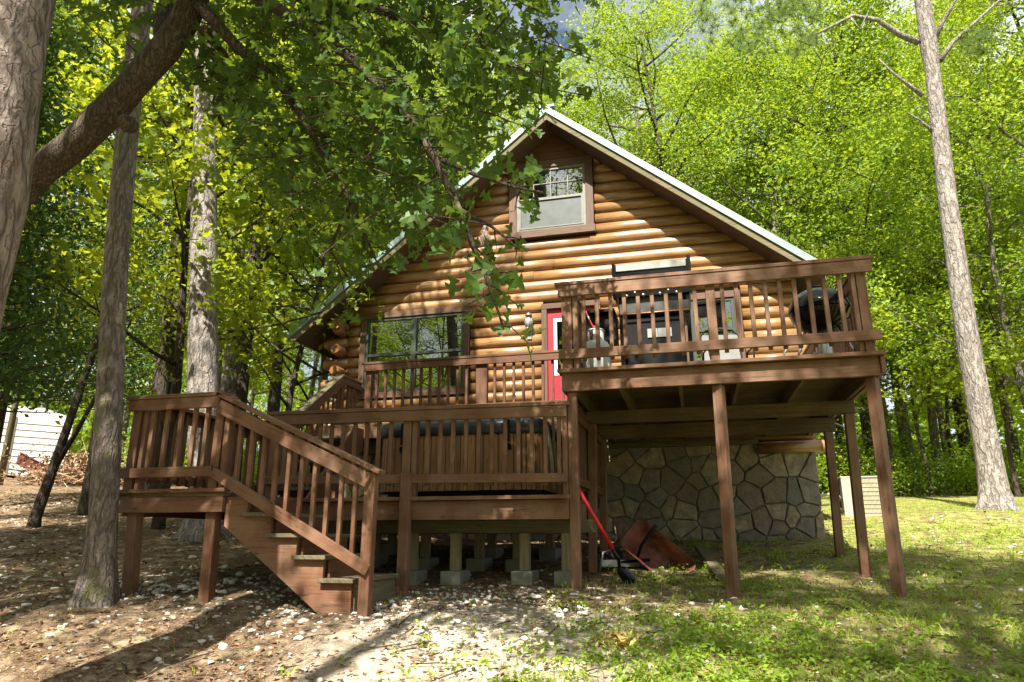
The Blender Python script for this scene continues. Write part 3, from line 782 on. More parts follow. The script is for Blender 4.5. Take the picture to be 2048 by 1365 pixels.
# ------------------------------------------------------------------ lower deck with the landing
ld = thing('lower_deck', (-3, 6.64, 1.0), 'low brown stained deck carrying the hot tub, with a landing at its left end', 'deck')
E_ = 1.885
mb = MB(); y = 6.575
while y < 9.4:
    mb.box((-5.14, y, E_ - .034), (-1.16 + random.uniform(-.004, .004), y + .138, E_), .003); y += .145
mb.build('decking', UN, ld)
mb = MB(); y = 5.42
while y < 6.5:
    mb.box((-5.10, y, E_ - .034), (-3.97, y + .138, E_), .003); y += .145
mb.build('landing_decking', UN, ld)
pbox('front_edge_board', (-3.9, 6.535, E_ - .036), (-1.11, 6.571, E_ + .001), ST, ld)
pbox('rim_board', (-3.9, 6.60, 1.665), (-1.14, 6.64, E_ - .038), ST, ld); pbox('rim_board', (-1.18, 6.645, 1.665), (-1.142, 9.3, E_ - .038), ST, ld)
pbox('front_edge_board', (-5.10, 5.385, E_ - .0), (-3.95, 5.417, E_ + .034), ST, ld)
pbox('rim_board', (-5.05, 5.42, 1.715), (-3.98, 5.458, E_ - .036), ST, ld); pbox('rim_board', (-4.018, 5.459, 1.715), (-3.98, 6.55, E_ - .038), SDK, ld)
pbox('rim_board', (-5.05, 5.46, 1.69), (-5.012, 9.3, E_ - .038), SDK, ld)
pbox('beam', (-4.9, 7.06, 1.545), (-.96, 7.14, 1.672), WE, ld); pbox('beam', (-4.9, 7.86, 1.545), (-1.1, 7.94, 1.672), WE, ld); pbox('beam', (-4.9, 8.66, 1.545), (-1.1, 8.74, 1.672), WE, ld)
for k in range(9): x = -4.75 + k * .43; pbox('joist', (x - .019, 6.645, 1.675), (x + .019, 9.28, E_ - .036), UN, ld, .002)
# legs of the landing and of the front edge
for x, y, lx in ((-4.96, 5.52, .08), (-4.13, 5.52, .03), (-4.86, 6.5, 0), (-4.05, 6.55, 0)): post(ld, x, y, G(x, y) - .15, E_ - .036, .1, ST, (lx, 0))
post(ld, -5.0, 8.2, G(-5, 8.2) - .1, E_ - .036, .09, WE)
pbox('post', (-2.79, 6.50, G(-2.75, 6.5) - .15), (-2.69, 6.585, 2.12), ST, ld)
lb = [x for x in [-1.22 - .134 * k for k in range(23)] if abs(x + 2.73) > .1]
rail_x(ld, -4.35, -1.14, 6.60, 2.80, 2.655, 2.035, 2.12, lb, [(-2.70, .05), (-2.78, .09), (-1.165, .045), (-4.3, .09)], zc1=2.765, zdeck=E_)
rail_y(ld, -1.145, 6.72, 9.1, 2.77, 2.64, 2.0, 2.09, (7.9, 9.0), SDK, side=1, zdeck=E_, sp=.10)
# landing railing
rail_x(ld, -5.07, -4.1, 5.42, 2.775, 2.635, 2.02, 2.11, [-4.82, -4.67, -4.52, -4.37, -4.24], [(-5.0, .09), (-4.90, .04), (-4.105, .085), (-4.02, .05)], zdeck=E_)
rail_y(ld, -5.05, 5.52, 9.0, 2.775, 2.635, 2.02, 2.11, (6.6, 7.8, 8.9), SDK, side=-1, zdeck=E_)

# ------------------------------------------------------------------ front stairs, going down to the right
fs = thing('staircase', (-2.9, 5.9, .9), 'wooden front staircase with sloping handrail descending from the landing', 'stairs')
zg = G(-2.7, 5.9)
tz = [1.71, 1.535, 1.36, 1.18]; txs = [(-3.78, -3.47), (-3.53, -3.22), (-3.27, -2.96), (-3.01, -2.70)]
poly = [(-3.975, 1.70), (-3.975, 1.6), (-2.98, zg - .06), (-2.73, zg - .06), (-2.73, 1.145), (-2.995, 1.145), (-2.995, 1.325), (-3.255, 1.325), (-3.255, 1.5), (-3.515, 1.5), (-3.515, 1.675), (-3.76, 1.675), (-3.76, 1.845), (-3.975, 1.845)]
for y0, mt in ((5.47, ST), (6.30, WE)):
    mb = MB(); mb.prism(poly, y0, y0 + .04); mb.build('stringer', mt, fs)
for k in range(4):
    (x0, x1), z_ = txs[k], tz[k]
    pbox('tread', (x0, 5.42, z_ - .034), (x1, 6.36, z_), WE, fs, .004)
for k, x in enumerate((-3.74, -3.495, -3.235, -2.975)):
    z1 = ([1.845] + [t_ - .036 for t_ in tz])[k]; z0 = tz[k] + .001
    pbox('riser', (x, 5.515, z0), (x + .02, 6.295, z1), SDK, fs, .0)
pbox('riser', (-2.745, 5.515, zg - .06), (-2.72, 6.295, 1.144), WE, fs)
a, b_ = Vector((-4.13, 5.44, 2.757)), Vector((-2.50, 5.44, 2.02)); dv = (b_ - a)
cp = pbeam('handrail', a, b_, .14, .036, ST, fs)
pbeam('top_rail', a + Vector((.02, -.04, -.11)), b_ + Vector((-.1, -.04, -.065)), .036, .12, ST, cp)
pbeam('bottom_rail', Vector((-4.10, 5.40, 2.06)), Vector((-2.56, 5.40, 1.25)), .036, .095, ST, cp)
for k in range(10):
    x = -3.88 + k * .128; t_ = (x - a.x) / dv.x; zt = a.z + dv.z * t_ - .03; zb = 2.06 + (1.25 - 2.06) * (x + 4.10) / 1.54 - .06
    pbox('baluster', (x - .018, 5.419, zb), (x + .018, 5.455, zt), ST, cp, .003)
mb = MB(); mb.beam((-2.60, 5.455, zg - .15), (-2.60, 5.465, 2.03), .09, .09, .005); mb.build('newel_post', ST, fs)
# ------------------------------------------------------------------ back stairs from the lower deck up to the walkway
bs = thing('staircase', (-5.0, 8.4, E_), 'short wooden staircase climbing beside the left corner of the cabin to the door level', 'stairs')
n_t = 5; y_t, z_t = 9.18, D
for k in range(n_t):
    z_ = z_t - (k + 1) * .195; yy = y_t - (k + 1) * .25
    pbox('tread', (-5.25, yy, z_ - .036), (-4.58, yy + .27, z_), WE, bs)
for x in (-5.29, -4.575):
    mb = MB(); mb.prism([(9.19, 3.0), (9.19, 2.7), (8.05, 1.888), (7.78, 1.888), (7.78, 1.95), (8.9, 3.0)], x, x + .035, 'yz'); mb.build('stringer', SDK, bs)
a, b_ = Vector((-5.31, 9.84, 3.98)), Vector((-5.31, 8.0, 2.70))
hr = pbeam('handrail', a, b_, .14, .036, WE, bs)
pbeam('top_rail', a + Vector((.05, 0, -.09)), b_ + Vector((.05, .04, -.09)), .036, .1, SDK, hr)
for k in range(13):
    t_ = .05 + k * .075; p = a.lerp(b_, t_); pbox('baluster', (p.x + .01, p.y - .018, p.z - .82), (p.x + .03, p.y + .018, p.z - .03), SDK, hr, .002)
pbox('post', (-5.36, 8.0, 1.89), (-5.27, 8.09, 2.74), SDK, bs); 

# ------------------------------------------------------------------ concrete blocks and stub legs of the lower deck
BLK = 'concrete blocks under the lower deck'
def block(x, y, lab, top=None):
    h = .11; z = G(x, y); o = thing('concrete_block', (x, y, z), lab, 'concrete block', BLK)
    mb = MB(); mb.box((x - .105, y - .17, z - .06), (x + .105, y + .17, z + h), .008); mb.build('block_body', M['concrete'], o); return z + h
rows = [(7.1, [(378 * 0 + 826), 912, 1050, 1134], 1160), (7.9, [750, 851, 959, 1036], 1120), (8.7, [784, 984, 1100], 1090)]
labs = {(0, 0): 'concrete block in the front row nearest the long railing post', (0, 1): 'pale concrete block standing proud in the gravel, second of the front row under the deck', (0, 2): 'concrete block in the front row with a ribbed post, third from the stairs',
        (0, 3): 'low pale concrete block beside the right corner post of the lower deck', (1, 0): 'concrete block in the middle row closest to the stairs', (1, 1): 'concrete block in the middle row, left of the centre gap', (1, 2): 'concrete block in the middle row seen between two front posts', (1, 3): 'concrete block in the middle row just behind the ribbed post',
        (2, 0): 'concrete block in the dark back row nearest the stairs', (2, 1): 'concrete block in the dark back row at the centre', (2, 2): 'concrete block in the dark back row near the right end'}
for r_, (yy, pxs, py) in enumerate(rows):
    for k, px in enumerate(pxs):
        p = at(px, 1100, yy); top = block(p.x, yy + .0, labs[(r_, k)])
        pbox('post', (p.x - .05, yy - .045, top), (p.x + .05, yy + .045, 1.544), M['legwood'], ld)

# ------------------------------------------------------------------ hot tub
ht = thing('hot_tub', (-2.45, 8.2, E_), 'square cedar clad hot tub with dark padded cover on the lower deck', 'hot tub')
def rrect(x0, x1, y0, y1, r, n=5):
    out = []
    for cx, cy, a0 in ((x1 - r, y0 + r, -90), (x1 - r, y1 - r, 0), (x0 + r, y1 - r, 90), (x0 + r, y0 + r, 180)):
        for k in range(n + 1):
            a = R(a0 + 90 * k / n); out.append((cx + r * math.cos(a), cy + r * math.sin(a)))
    return out
X0, X1, Y0, Y1 = -3.42, -1.53, 7.28, 9.1
mb = MB(); mb.prism(rrect(X0 + .06, X1 - .06, Y0 + .06, Y1 - .06, .2), E_ + .001, E_ + .1, 'xy'); mb.build('base', M['blackmat'], ht)
mb = MB(); pr = rrect(X0, X1, Y0, Y1, .22, 7)
pts = []
for a, b2 in zip(pr, pr[1:] + pr[:1]):
    L = math.hypot(b2[0] - a[0], b2[1] - a[1]); k = max(1, round(L / .085))
    for s_ in range(k): pts.append((a[0] + (b2[0] - a[0]) * s_ / k, a[1] + (b2[1] - a[1]) * s_ / k))
for a, b2 in zip(pts, pts[1:] + pts[:1]):
    mb.beam(((a[0] + b2[0]) / 2, (a[1] + b2[1]) / 2, E_ + .1), ((a[0] + b2[0]) / 2, (a[1] + b2[1]) / 2, E_ + .70), .02, math.hypot(b2[0] - a[0], b2[1] - a[1]) - .007, .003, up=(b2[0] - a[0], b2[1] - a[1], 0))
mb.build('cedar_skirt', M['tubwood'], ht)
mb = MB(); mb.prism(rrect(X0 + .012, X1 - .012, Y0 + .012, Y1 - .012, .2), E_ + .1, E_ + .7, 'xy'); mb.build('shell', M['dark'], ht)
mb = MB(); b0 = None
for k, (ins, z_) in enumerate(((-.03, .70), (-.05, .73), (-.05, .80), (-.03, .85), (.02, .875))):
    rg = rrect(X0 + ins, X1 - ins, Y0 + ins, Y1 - ins, .24 - ins, 6); n_ = len(rg); b = len(mb.v); mb.v += [(x, y, E_ + z_) for x, y in rg]
    if k:
        for i in range(n_): mb.f.append((b - n_ + i, b - n_ + (i + 1) % n_, b + (i + 1) % n_, b + i)); mb.sm.append(True); mb.uv += [(0, 0)] * 4
mb.poly([(x, y, E_ + .875) for x, y in rrect(X0 + .02, X1 - .02, Y0 + .02, Y1 - .02, .22, 6)])
cv = mb.build('cover', M['vinyl'], ht)
mb = MB()
for sx_ in (-.66, .55):
    mb.box((-2.45 + sx_, Y0 - .075, E_ + .60), (-2.45 + sx_ + .035, Y0 - .055, E_ + .84), .004); mb.box((-2.45 + sx_ - .01, Y0 - .08, E_ + .52), (-2.45 + sx_ + .045, Y0 - .02, E_ + .58), .006)
mb.build('buckle_strap', M['blackmat'], cv)
mb = MB(); mb.tube([(X1 + .08, Y0 + .3, E_ + .35), (X1 + .1, Y0 + .1, E_ + .9), (X1 + .04, Y0 - .02, E_ + .98), (X1 + .02, Y0 + .6, E_ + 1.0)], .016, 8); mb.tube([(X1 + .14, Y0 - .1, E_ + .1), (X1 + .12, Y0 - .12, E_ + .5), (X1 + .03, Y0 - .05, E_ + .93)], .018, 8); mb.build('cover_lifter', M['hose'], ht)

# ------------------------------------------------------------------ on the upper deck: gas grill
gr = thing('gas_grill', (-.28, 7.7, D), 'large black gas grill with steel edged lid and side shelves on the upper deck', 'gas grill')
y0, y1 = 7.5, 8.05
mb = MB(); mb.box((-.62, y0 + .02, D + .12), (.02, y1 - .02, D + .78), .01); cab = mb.build('cabinet', M['blackmat'], gr)
mb = MB(); mb.box((-.38, y0 + .008, D + .53), (-.27, y0 + .019, D + .63)); mb.box((-.265, y0 + .008, D + .53), (-.12, y0 + .019, D + .63)); mb.build('instruction_plate', M['label'], cab)
mb = MB(); mb.box((-.70, y0 - .02, D + .05), (.09, y1 + .02, D + .13), .02); mb.build('base_shelf', M['black'], gr)
for x in (-.68, .05): 
    for y in (y0, y1 - .04): pbox('leg', (x, y, D + .02), (x + .04, y + .04, D + 1.0), M['black'], gr)
mb = MB(); mb.box((-.68, y0 - .03, D + .80), (.09, y1 + .03, D + .93), .015); mb.box((-.60, y0 + .0, D + .93), (.03, y1, D + 1.06), .01); mb.build('firebox', M['pan'], gr)
mb = MB(); mb.tube([(-.66, y0 - .05, D + .795), (.08, y0 - .05, D + .80)], .008, 6); mb.build('gas_pipe', M['copper'], gr)
mb = MB()
mb.prism([(y0 - .05, D + 1.0), (y0 - .05, D + 1.34), (y0 + .02, D + 1.42), (y1 - .1, D + 1.42), (y1 + .04, D + 1.25), (y1 + .04, D + 1.0)], -.72, .11, 'yz'); hd = mb.build('hood', M['black'], gr)
mb = MB(); mb.box((-.69, y0 - .066, D + 1.30), (.08, y0 - .05, D + 1.385), .004); mb.build('steel_band', M['band'], hd)
mb = MB(); mb.box((-.735, y0 - .07, D + .99), (-.70, y0 + .02, D + 1.41), .006); mb.box((.09, y0 - .07, D + .99), (.13, y0 + .02, D + 1.43), .006); mb.build('hood_end', M['black'], hd)
mb = MB()
for k in range(7): mb.lathe((-.58 + k * .09, y0 - .03, D + 1.01 + .03 * (k % 2)), [(.018, 0), (.02, -.01), (.012, -.035), (.001, -.036)], 10, 'y')
mb.build('knob', M['steel'], gr)
mb = MB(); mb.box((-1.04, y0, D + .86), (-.73, y1 - .05, D + .90), .006); mb.prism([(-1.0, D + .86), (-.73, D + .86), (-.73, D + .55), (-.86, D + .55)], y0 + .06, y0 + .4); mb.build('side_shelf', M['blackmat'], gr)
mb = MB(); mb.box((.13, y0, D + .86), (.45, y1 - .05, D + .90), .006); mb.box((.14, y0 + .02, D + .74), (.44, y0 + .05, D + .859)); mb.build('side_shelf', M['blackmat'], gr)
for x in (-.66, .06):
    mb = MB(); mb.lathe((x, y0 + .04, D + .085), [(.03, -.02), (.08, -.02), (.085, 0), (.08, .02), (.03, .02)], 18, 'x'); mb.build('wheel', M['tyre'], gr)
mb = MB(); mb.tube([(-.88, y0 + .1, D + .58), (-.84, y0 - .05, D + .42), (-.8, y0 - .1, D + .5), (-.85, y0 - .2, D + .47)], .008, 6); mb.build('gas_hose', M['blackmat'], gr)

tk = thing('propane_tank', (-.90, 7.12, D), 'white propane cylinder standing beside the gas grill', 'gas cylinder')
c = (-.90, 7.12, D)
mb = MB(); mb.lathe(c, [(.10, 0), (.105, .02), (.10, .03), (.13, .05), (.152, .09), (.155, .14), (.155, .30), (.15, .35), (.12, .40), (.06, .425), (.001, .43)], 28); mb.build('body', M['tank'], tk)
mb = MB()
for a0 in (20, 140, 260):
    ps = [(.085 * math.cos(R(a0 + k * 20)), .085 * math.sin(R(a0 + k * 20))) for k in range(5)]
    for (x_, y_), (x2, y2) in zip(ps, ps[1:]): mb.beam((c[0] + x_, c[1] + y_, D + .47), (c[0] + x2, c[1] + y2, D + .47), .008, .12)
mb.lathe((c[0], c[1], D), [(.088, .525), (.095, .53), (.088, .54)], 20); mb.build('collar', M['tank'], tk)
mb = MB(); mb.lathe((c[0], c[1], D), [(.02, .42), (.02, .47), (.035, .475), (.035, .50), (.001, .502)], 12); mb.tube([(c[0], c[1] - .0, D + .455), (c[0], c[1] - .07, D + .455)], .014, 8); mb.build('valve', M['blackmat'], tk)

# kettle grill
kg = thing('kettle_grill', (1.36, 7.35, D), 'round black kettle charcoal grill on aluminium legs at the right end of the upper deck', 'charcoal grill')
c = (1.36, 7.35, D + .62)
mb = MB(); mb.lathe(c, [(.05, -.22), (.12, -.205), (.2, -.16), (.26, -.09), (.29, -.01), (.295, .0), (.29, .01)], 36); mb.build('bowl', M['black'], kg)
mb = MB(); mb.lathe(c, [(.3, .008), (.303, .02), (.285, .1), (.23, .18), (.15, .23), (.06, .255), (.001, .258)], 36); ld_ = mb.build('lid', M['black'], kg)
mb = MB(); mb.tube([(c[0] - .05, c[1], c[2] + .25), (c[0] - .05, c[1], c[2] + .295), (c[0] + .05, c[1], c[2] + .295), (c[0] + .05, c[1], c[2] + .25)], .012, 8); mb.build('handle', M['blackmat'], ld_)
for k, a in enumerate((200, 330, 85)):
    mb = MB(); mb.tube([(c[0] + .17 * math.cos(R(a)), c[1] + .17 * math.sin(R(a)), c[2] - .17), (c[0] + .33 * math.cos(R(a)), c[1] + .33 * math.sin(R(a)), D + .03)], .013, 8); mb.build('leg', M['steel'], kg)
mb = MB(); mb.lathe((c[0], c[1], D), [(.001, .13), (.075, .13), (.078, .15), (.078, .30), (.07, .33), (.04, .40), (.03, .41)], 22); mb.tube([(c[0] - .075, c[1] - .02, D + .2), (c[0] - .11, c[1] - .03, D + .2)], .008, 6); mb.build('ash_catcher', M['steel'], kg)
for a in (200,):
    for dx in (-.04, .5):
        x, y = c[0] + .33 * math.cos(R(a)) + dx, c[1] + .33 * math.sin(R(a))
        mb = MB(); mb.lathe((x + .07, y, D + .08), [(.045, -.014), (.078, -.016), (.08, 0), (.078, .016), (.045, .014)], 20, 'y'); wl = mb.build('wheel', M['blackmat'] if dx > 0 else M['tyre'], kg)
        mb = MB(); mb.lathe((x + .07, y, D + .08), [(.001, -.018), (.02, -.018), (.02, .0)], 14, 'y'); mb.lathe((x + .07, y, D + .08), [(.052, -.012), (.066, -.019), (.068, .0)], 20, 'y')
        for k in range(6): mb.tube([(x + .07, y - .015, D + .08), (x + .07 + .06 * math.cos(k * 1.047), y - .015, D + .08 + .06 * math.sin(k * 1.047))], .004, 5)
        mb.build('rim', M['white'], wl)

# patio chairs
def chair(loc, rz, label, recl=0):
    o = thing('patio_chair', loc, label, 'patio chair', 'patio chairs on the upper deck', shift=False)
    mb = MB()
    for s_ in (-1, 1):
        x = .24 * s_
        mb.tube([(x, -.26, 0), (x, -.24, .38), (x, -.05, .40), (x, .22, .38), (x, .28 + recl * .1, .62), (x, .33 + recl * .2, .88), (x * .7, .35 + recl * .2, .96)], .012, 7)
        mb.tube([(x, .28, 0), (x * 1.08, .18, .30), (x * 1.1, .1, .60), (x * 1.1, -.2, .60), (x * 1.02, -.25, .40)], .011, 7)
    mb.tube([(-.17, .35 + recl * .2, .96), (0, .355 + recl * .2, .985), (.17, .35 + recl * .2, .96)], .012, 7); mb.tube([(-.24, -.24, .38), (.24, -.24, .38)], .011, 7)
    mb.build('frame', M['blackmat'], o)
    mb = MB()
    st = [(-.24, .385), (-.1, .39), (.08, .375), (.22, .39), (.28 + recl * .1, .62), (.33 + recl * .2, .9)]
    for a, b2 in zip(st, st[1:]): mb.poly([(-.225, a[0], a[1]), (.225, a[0], a[1]), (.225, b2[0], b2[1]), (-.225, b2[0], b2[1])], smooth=True)
    mb.build('sling', M['mesh_seat'], o)
    o.rotation_euler.z = rz; return o
chair((.50, 8.6, D), R(10), 'sling patio chair between the gas grill and kettle grill, tight behind the railing')
o = thing('folding_lounge_chair', (.98, 8.15, D), 'low silver framed lounge chair in front of the log wall, left of the kettle grill', 'lounge chair')
mb = MB()
for yy in (7.95, 8.4):
    mb.tube([(.62, yy, D + .02), (.98, yy, D + .12), (1.06, yy, D + .36), (1.14, yy, D + .52)], .013, 7); mb.tube([(.70, yy, D + .18), (1.25, yy, D + .14), (1.30, yy, D + .01)], .012, 7); mb.tube([(.98, yy, D + .12), (.94, yy, D + .0)], .012, 7)
mb.tube([(.62, 7.95, D + .02), (.62, 8.4, D + .02)], .012, 7); mb.tube([(1.14, 7.95, D + .52), (1.14, 8.4, D + .52)], .012, 7); mb.build('frame', M['steel'], o)
mb = MB(); mb.poly([(.66, 7.96, D + .04), (.98, 7.96, D + .13), (.98, 8.39, D + .13), (.66, 8.39, D + .04)]); mb.poly([(.98, 7.96, D + .13), (1.13, 7.96, D + .5), (1.13, 8.39, D + .5), (.98, 8.39, D + .13)]); mb.build('sling', M['mesh_seat'], o)

# ------------------------------------------------------------------ under the deck: wheelbarrow, shovel, plank
wb = thing('wheelbarrow', (-.5, 8.0, 1.15), 'old wheelbarrow with rusty red tray tipped on its side under the upper deck', 'wheelbarrow')
T = Matrix.Translation(at(1314, 1116, 8.0)) @ Matrix.Rotation(R(40), 4, 'Y') @ Matrix.Rotation(R(68), 4, 'X') @ Matrix.Diagonal((.86, .62, .9, 1))
mb = MB()
def ring_(hx, hy, z, sh, n=6, r=.1):
    return [T @ Vector((x + sh, y, z)) for x, y in rrect(-hx, hx, -hy, hy, r, n)]
rs = [ring_(.24, .17, -.12, .05), ring_(.35, .25, .05, .0), ring_(.43, .31, .14, -.02), ring_(.445, .325, .145, -.02), ring_(.42, .30, .135, -.02), ring_(.34, .24, .05, .0), ring_(.23, .16, -.11, .05)]
b = len(mb.v); n_ = len(rs[0])
for r_ in rs: mb.v += [tuple(p) for p in r_]
for k in range(len(rs) - 1):
    for i in range(n_): mb.f.append((b + k * n_ + i, b + k * n_ + (i + 1) % n_, b + (k + 1) * n_ + (i + 1) % n_, b + (k + 1) * n_ + i)); mb.sm.append(True); mb.uv += [(0, 0)] * 4
mb.f.append(tuple(b + i for i in range(n_))[::-1]); mb.sm.append(False); mb.uv += [(0, 0)] * n_
mb.f.append(tuple(b + 6 * n_ + i for i in range(n_))); mb.sm.append(False); mb.uv += [(0, 0)] * n_
mb.build('tray', M['rust'], wb)
for pts in ([at(1170, 1058, 7.8), at(1196, 1103, 7.8), at(1240, 1125, 7.9), at(1300, 1120, 8.0)], [at(1310, 1054, 7.9), at(1283, 1090, 7.9), at(1272, 1125, 8.0), at(1290, 1140, 8.1)]):
    mb = MB(); mb.tube(pts, .017, 8); fr = mb.build('handle', M['blackmat'], wb)
    mb = MB(); d_ = (pts[0] - pts[1]).normalized(); mb.tube([pts[0] - d_ * .1, pts[0] + d_ * .02], .023, 8); mb.build('grip', M['tyre'], fr)
mb = MB(); mb.tube([at(1197, 1155, 7.8), at(1206, 1105, 7.8), at(1222, 1100, 7.9)], .014, 7); mb.tube([at(1232, 1150, 7.9), at(1222, 1100, 7.9)], .014, 7); mb.beam(at(1203, 1127, 7.8), at(1280, 1127, 8.0), .02, .07); mb.tube([at(1265, 1160, 8.2), at(1272, 1122, 8.1)], .014, 7); mb.build('leg', M['greymetal'], wb)
mb = MB(); p = at(1238, 1130, 8.25); mb.lathe(p, [(.06, -.03), (.15, -.035), (.17, 0), (.15, .035), (.06, .03)], 22, 'x'); mb.build('wheel', M['tyre'], wb)

sh = thing('shovel', at(1278, 1182, 7.2), 'long handled shovel with red handle leaning against the corner post of the deck', 'shovel')
p0, p1, p2, p3 = at(1156, 977, 6.78), at(1225, 1098, 7.02), at(1239, 1135, 7.1), at(1277, 1180, 7.2)
mb = MB(); mb.tube([p0, p1], [.019, .021], 10); mb.build('handle', M['redhandle'], sh)
mb = MB(); mb.tube([p1, at(1237, 1118, 7.06), p2], [.022, .018, .016], 10)
dd = (p3 - p2); sd = Vector((.75, .3, .45)).normalized(); nb = 7
for (t0, w0), (t1, w1) in zip([(0, .02), (.12, .055), (.5, .065), (.85, .045), (1, .01)], [(.12, .055), (.5, .065), (.85, .045), (1, .01), (1.0, .0)]):
    if t1 == t0: continue
    for k in range(-3, 3):
        def P(t_, w_, s_): 
            q_ = p2 + dd * t_ + sd * w_ * s_ / 3; return q_ + dd.cross(sd).normalized() * .03 * (1 - (s_ / 3) ** 2)
        mb.poly([P(t0, w0, k), P(t0, w0, k + 1), P(t1, w1, k + 1), P(t1, w1, k)], smooth=True)
mb.build('blade', M['black'], sh)
pk = thing('timber_offcut', at(1430, 1130, 8.0), 'grey weathered plank lying on the ground against the middle deck post', 'plank')
mb = MB(); mb.beam(Vector((.02, 8.9, G(0, 8.9) + .09)), Vector((.2, 7.3, G(.2, 7.3) + .05)), .12, .05, .005); mb.build('board', WE, pk)

# ------------------------------------------------------------------ air conditioner behind the house corner
ac = thing('air_conditioner', (2.72, 13.3, 1.8), 'beige air conditioning unit standing in the grass beyond the right corner of the house', 'air conditioner')
x0, x1, y0, y1, z0 = 2.42, 3.1, 13.05, 13.75, 1.80; z1 = z0 + .67
mb = MB(); mb.box((x0 - .04, y0 - .04, z0 - .1), (x1 + .04, y1 + .04, z0 + .02), .01); mb.build('pad', M['concrete'], ac)
mb = MB(); mb.box((x0, y0, z0 + .03), (x0 + .17, y0 + .2, z1)); mb.box((x1 - .03, y0, z0 + .03), (x1, y0 + .03, z1)); mb.box((x1 - .03, y1 - .03, z0 + .03), (x1, y1, z1)); mb.box((x0, y1 - .03, z0 + .03), (x0 + .03, y1, z1))
mb.box((x0 - .005, y0 - .005, z1), (x1 + .005, y1 + .005, z1 + .03), .01); mb.box((x0 - .004, y0 - .004, z0 + .02), (x1 + .004, y1 + .004, z0 + .06), .005); mb.build('cabinet', M['acbeige'], ac)
mb = MB(); mb.box((x0 + .02, y0 + .03, z0 + .06), (x1 - .02, y1 - .02, z1 - .002)); mb.build('coil', M['dark'], ac)
mb = MB()
for k in range(8): z_ = z0 + .1 + k * .07; mb.box((x0 + .172, y0 + .002, z_), (x1 - .032, y0 + .010, z_ + .01)); mb.box((x1 - .010, y0 + .032, z_), (x1 - .002, y1 - .032, z_ + .01))
for k in range(24): x = x0 + .176 + k * .0196; mb.box((x, y0 + .012, z0 + .06), (x + .0145, y0 + .02, z1 - .001))
for k in range(30): y_ = y0 + .034 + k * .021; mb.box((x1 - .019, y_, z0 + .06), (x1 - .012, y_ + .015, z1 - .001))
mb.build('side_grille', M['acgrille'], ac)
mb = MB()
for r_ in (.08, .13, .18, .23, .28): mb.lathe(((x0 + x1) / 2, (y0 + y1) / 2, z1 + .035), [(r_, 0), (r_ + .006, .004), (r_, .008)], 24)
mb.build('fan_grille', M['blackmat'], ac)
mb = MB(); mb.tube([(x0, y0 + .1, z0 + .12), (x0 - .15, y0 - .05, z0 + .25), (x0 - .5, y0 - .25, z0 + .2), (x0 - .8, y0 - .4, z0 + .1)], .018, 7); mb.tube([(x0, y0 + .1, z0 + .3), (x0 - .1, y0, z0 + .42), (x0 - .4, y0 - .1, z0 + .38), (x0 - .8, y0 - .2, z0 + .3)], .028, 7); mb.build('refrigerant_pipe', M['hose'], ac)

# ------------------------------------------------------------------ far left: white building, pole, red dump cart, brush pile
def far(px, py, dist):
    d = at(px, py, 1) - EYE; d = d / math.hypot(d.x, d.y); return EYE + d * dist
p = far(30, 930, 33.0); bz = G(p.x, p.y) - .05; bdir = R(52)
bd = thing('white_building', (p.x, p.y, bz), 'white sided building with curved roof edge seen between the trunks at far left', 'building', shift=False)
bd.rotation_euler.z = bdir
mb = MB()
sec = [(-1.5, 0), (1.5, 0), (1.5, 1.95), (1.2, 2.3), (.5, 2.5), (-.5, 2.5), (-1.2, 2.3), (-1.5, 1.95)]
mb.prism([(a, b2) for a, b2 in sec], -1.7, 1.9); mb.build('body', M['bldg'], bd)
mb = MB()
for k in range(8): mb.box((-1.53, -1.71, .2 + k * .24), (-1.502, 1.91, .206 + k * .24)); mb.box((-1.5, -1.72, .2 + k * .24), (1.5, -1.702, .208 + k * .24)); mb.box((1.502, -1.71, .2 + k * .24), (1.53, 1.91, .206 + k * .24))
mb.box((-.35, -1.725, 0), (-.27, -1.701, 2.1)); mb.build('siding_seam', M['greymetal'], bd)
p = far(4, 940, 24); pz = G(p.x, p.y)
pl = thing('utility_pole', (p.x, p.y, pz), 'tan wooden pole with a small white box at the left edge of the photo', 'pole')
mb = MB(); mb.tube([(p.x, p.y, pz - .2), (p.x + .03, p.y, pz + 3.4), (p.x + .04, p.y, pz + 7)], [.09, .08, .07], 10); mb.build('shaft', M['weathered'], pl)
mb = MB(); mb.box((p.x - .1, p.y - .2, pz + .75), (p.x + .1, p.y - .08, pz + 1.1), .01); mb.build('meter_box', M['white'], pl)

p = far(60, 968, 27.0); cz = G(p.x, p.y)
ct = thing('dump_cart', (p.x, p.y, cz), 'small red dump cart tipped forward on the lawn before the white building', 'garden cart', shift=False)
ct.rotation_euler.z = R(45)
mb = MB(); c_, s_ = math.cos(R(-27)), math.sin(R(-27))
def rot(x, z): return (x * c_ - z * s_, x * s_ + z * c_ + .43)
mb.prism([rot(-.45, -.1), rot(.45, -.1), rot(.52, .2), rot(-.52, .2)], -.33, .33); tb = mb.build('tub', M['rust'], ct)
mb = MB(); mb.prism([rot(-.55, .205), rot(.55, .205), rot(.55, .235), rot(-.55, .235)], -.36, .36); mb.build('rim', M['rust'], tb)
for yy in (-.4, .4):
    mb = MB(); mb.lathe((-.15, yy, .17), [(.08, -.03), (.16, -.04), (.17, 0), (.16, .04), (.08, .03)], 20, 'y'); wl = mb.build('wheel', M['tyre'], ct)
    mb = MB(); mb.lathe((-.15, yy, .17), [(.001, -.045), (.1, -.042), (.1, .042), (.001, .045)], 16, 'y'); mb.build('rim', M['white'], wl)
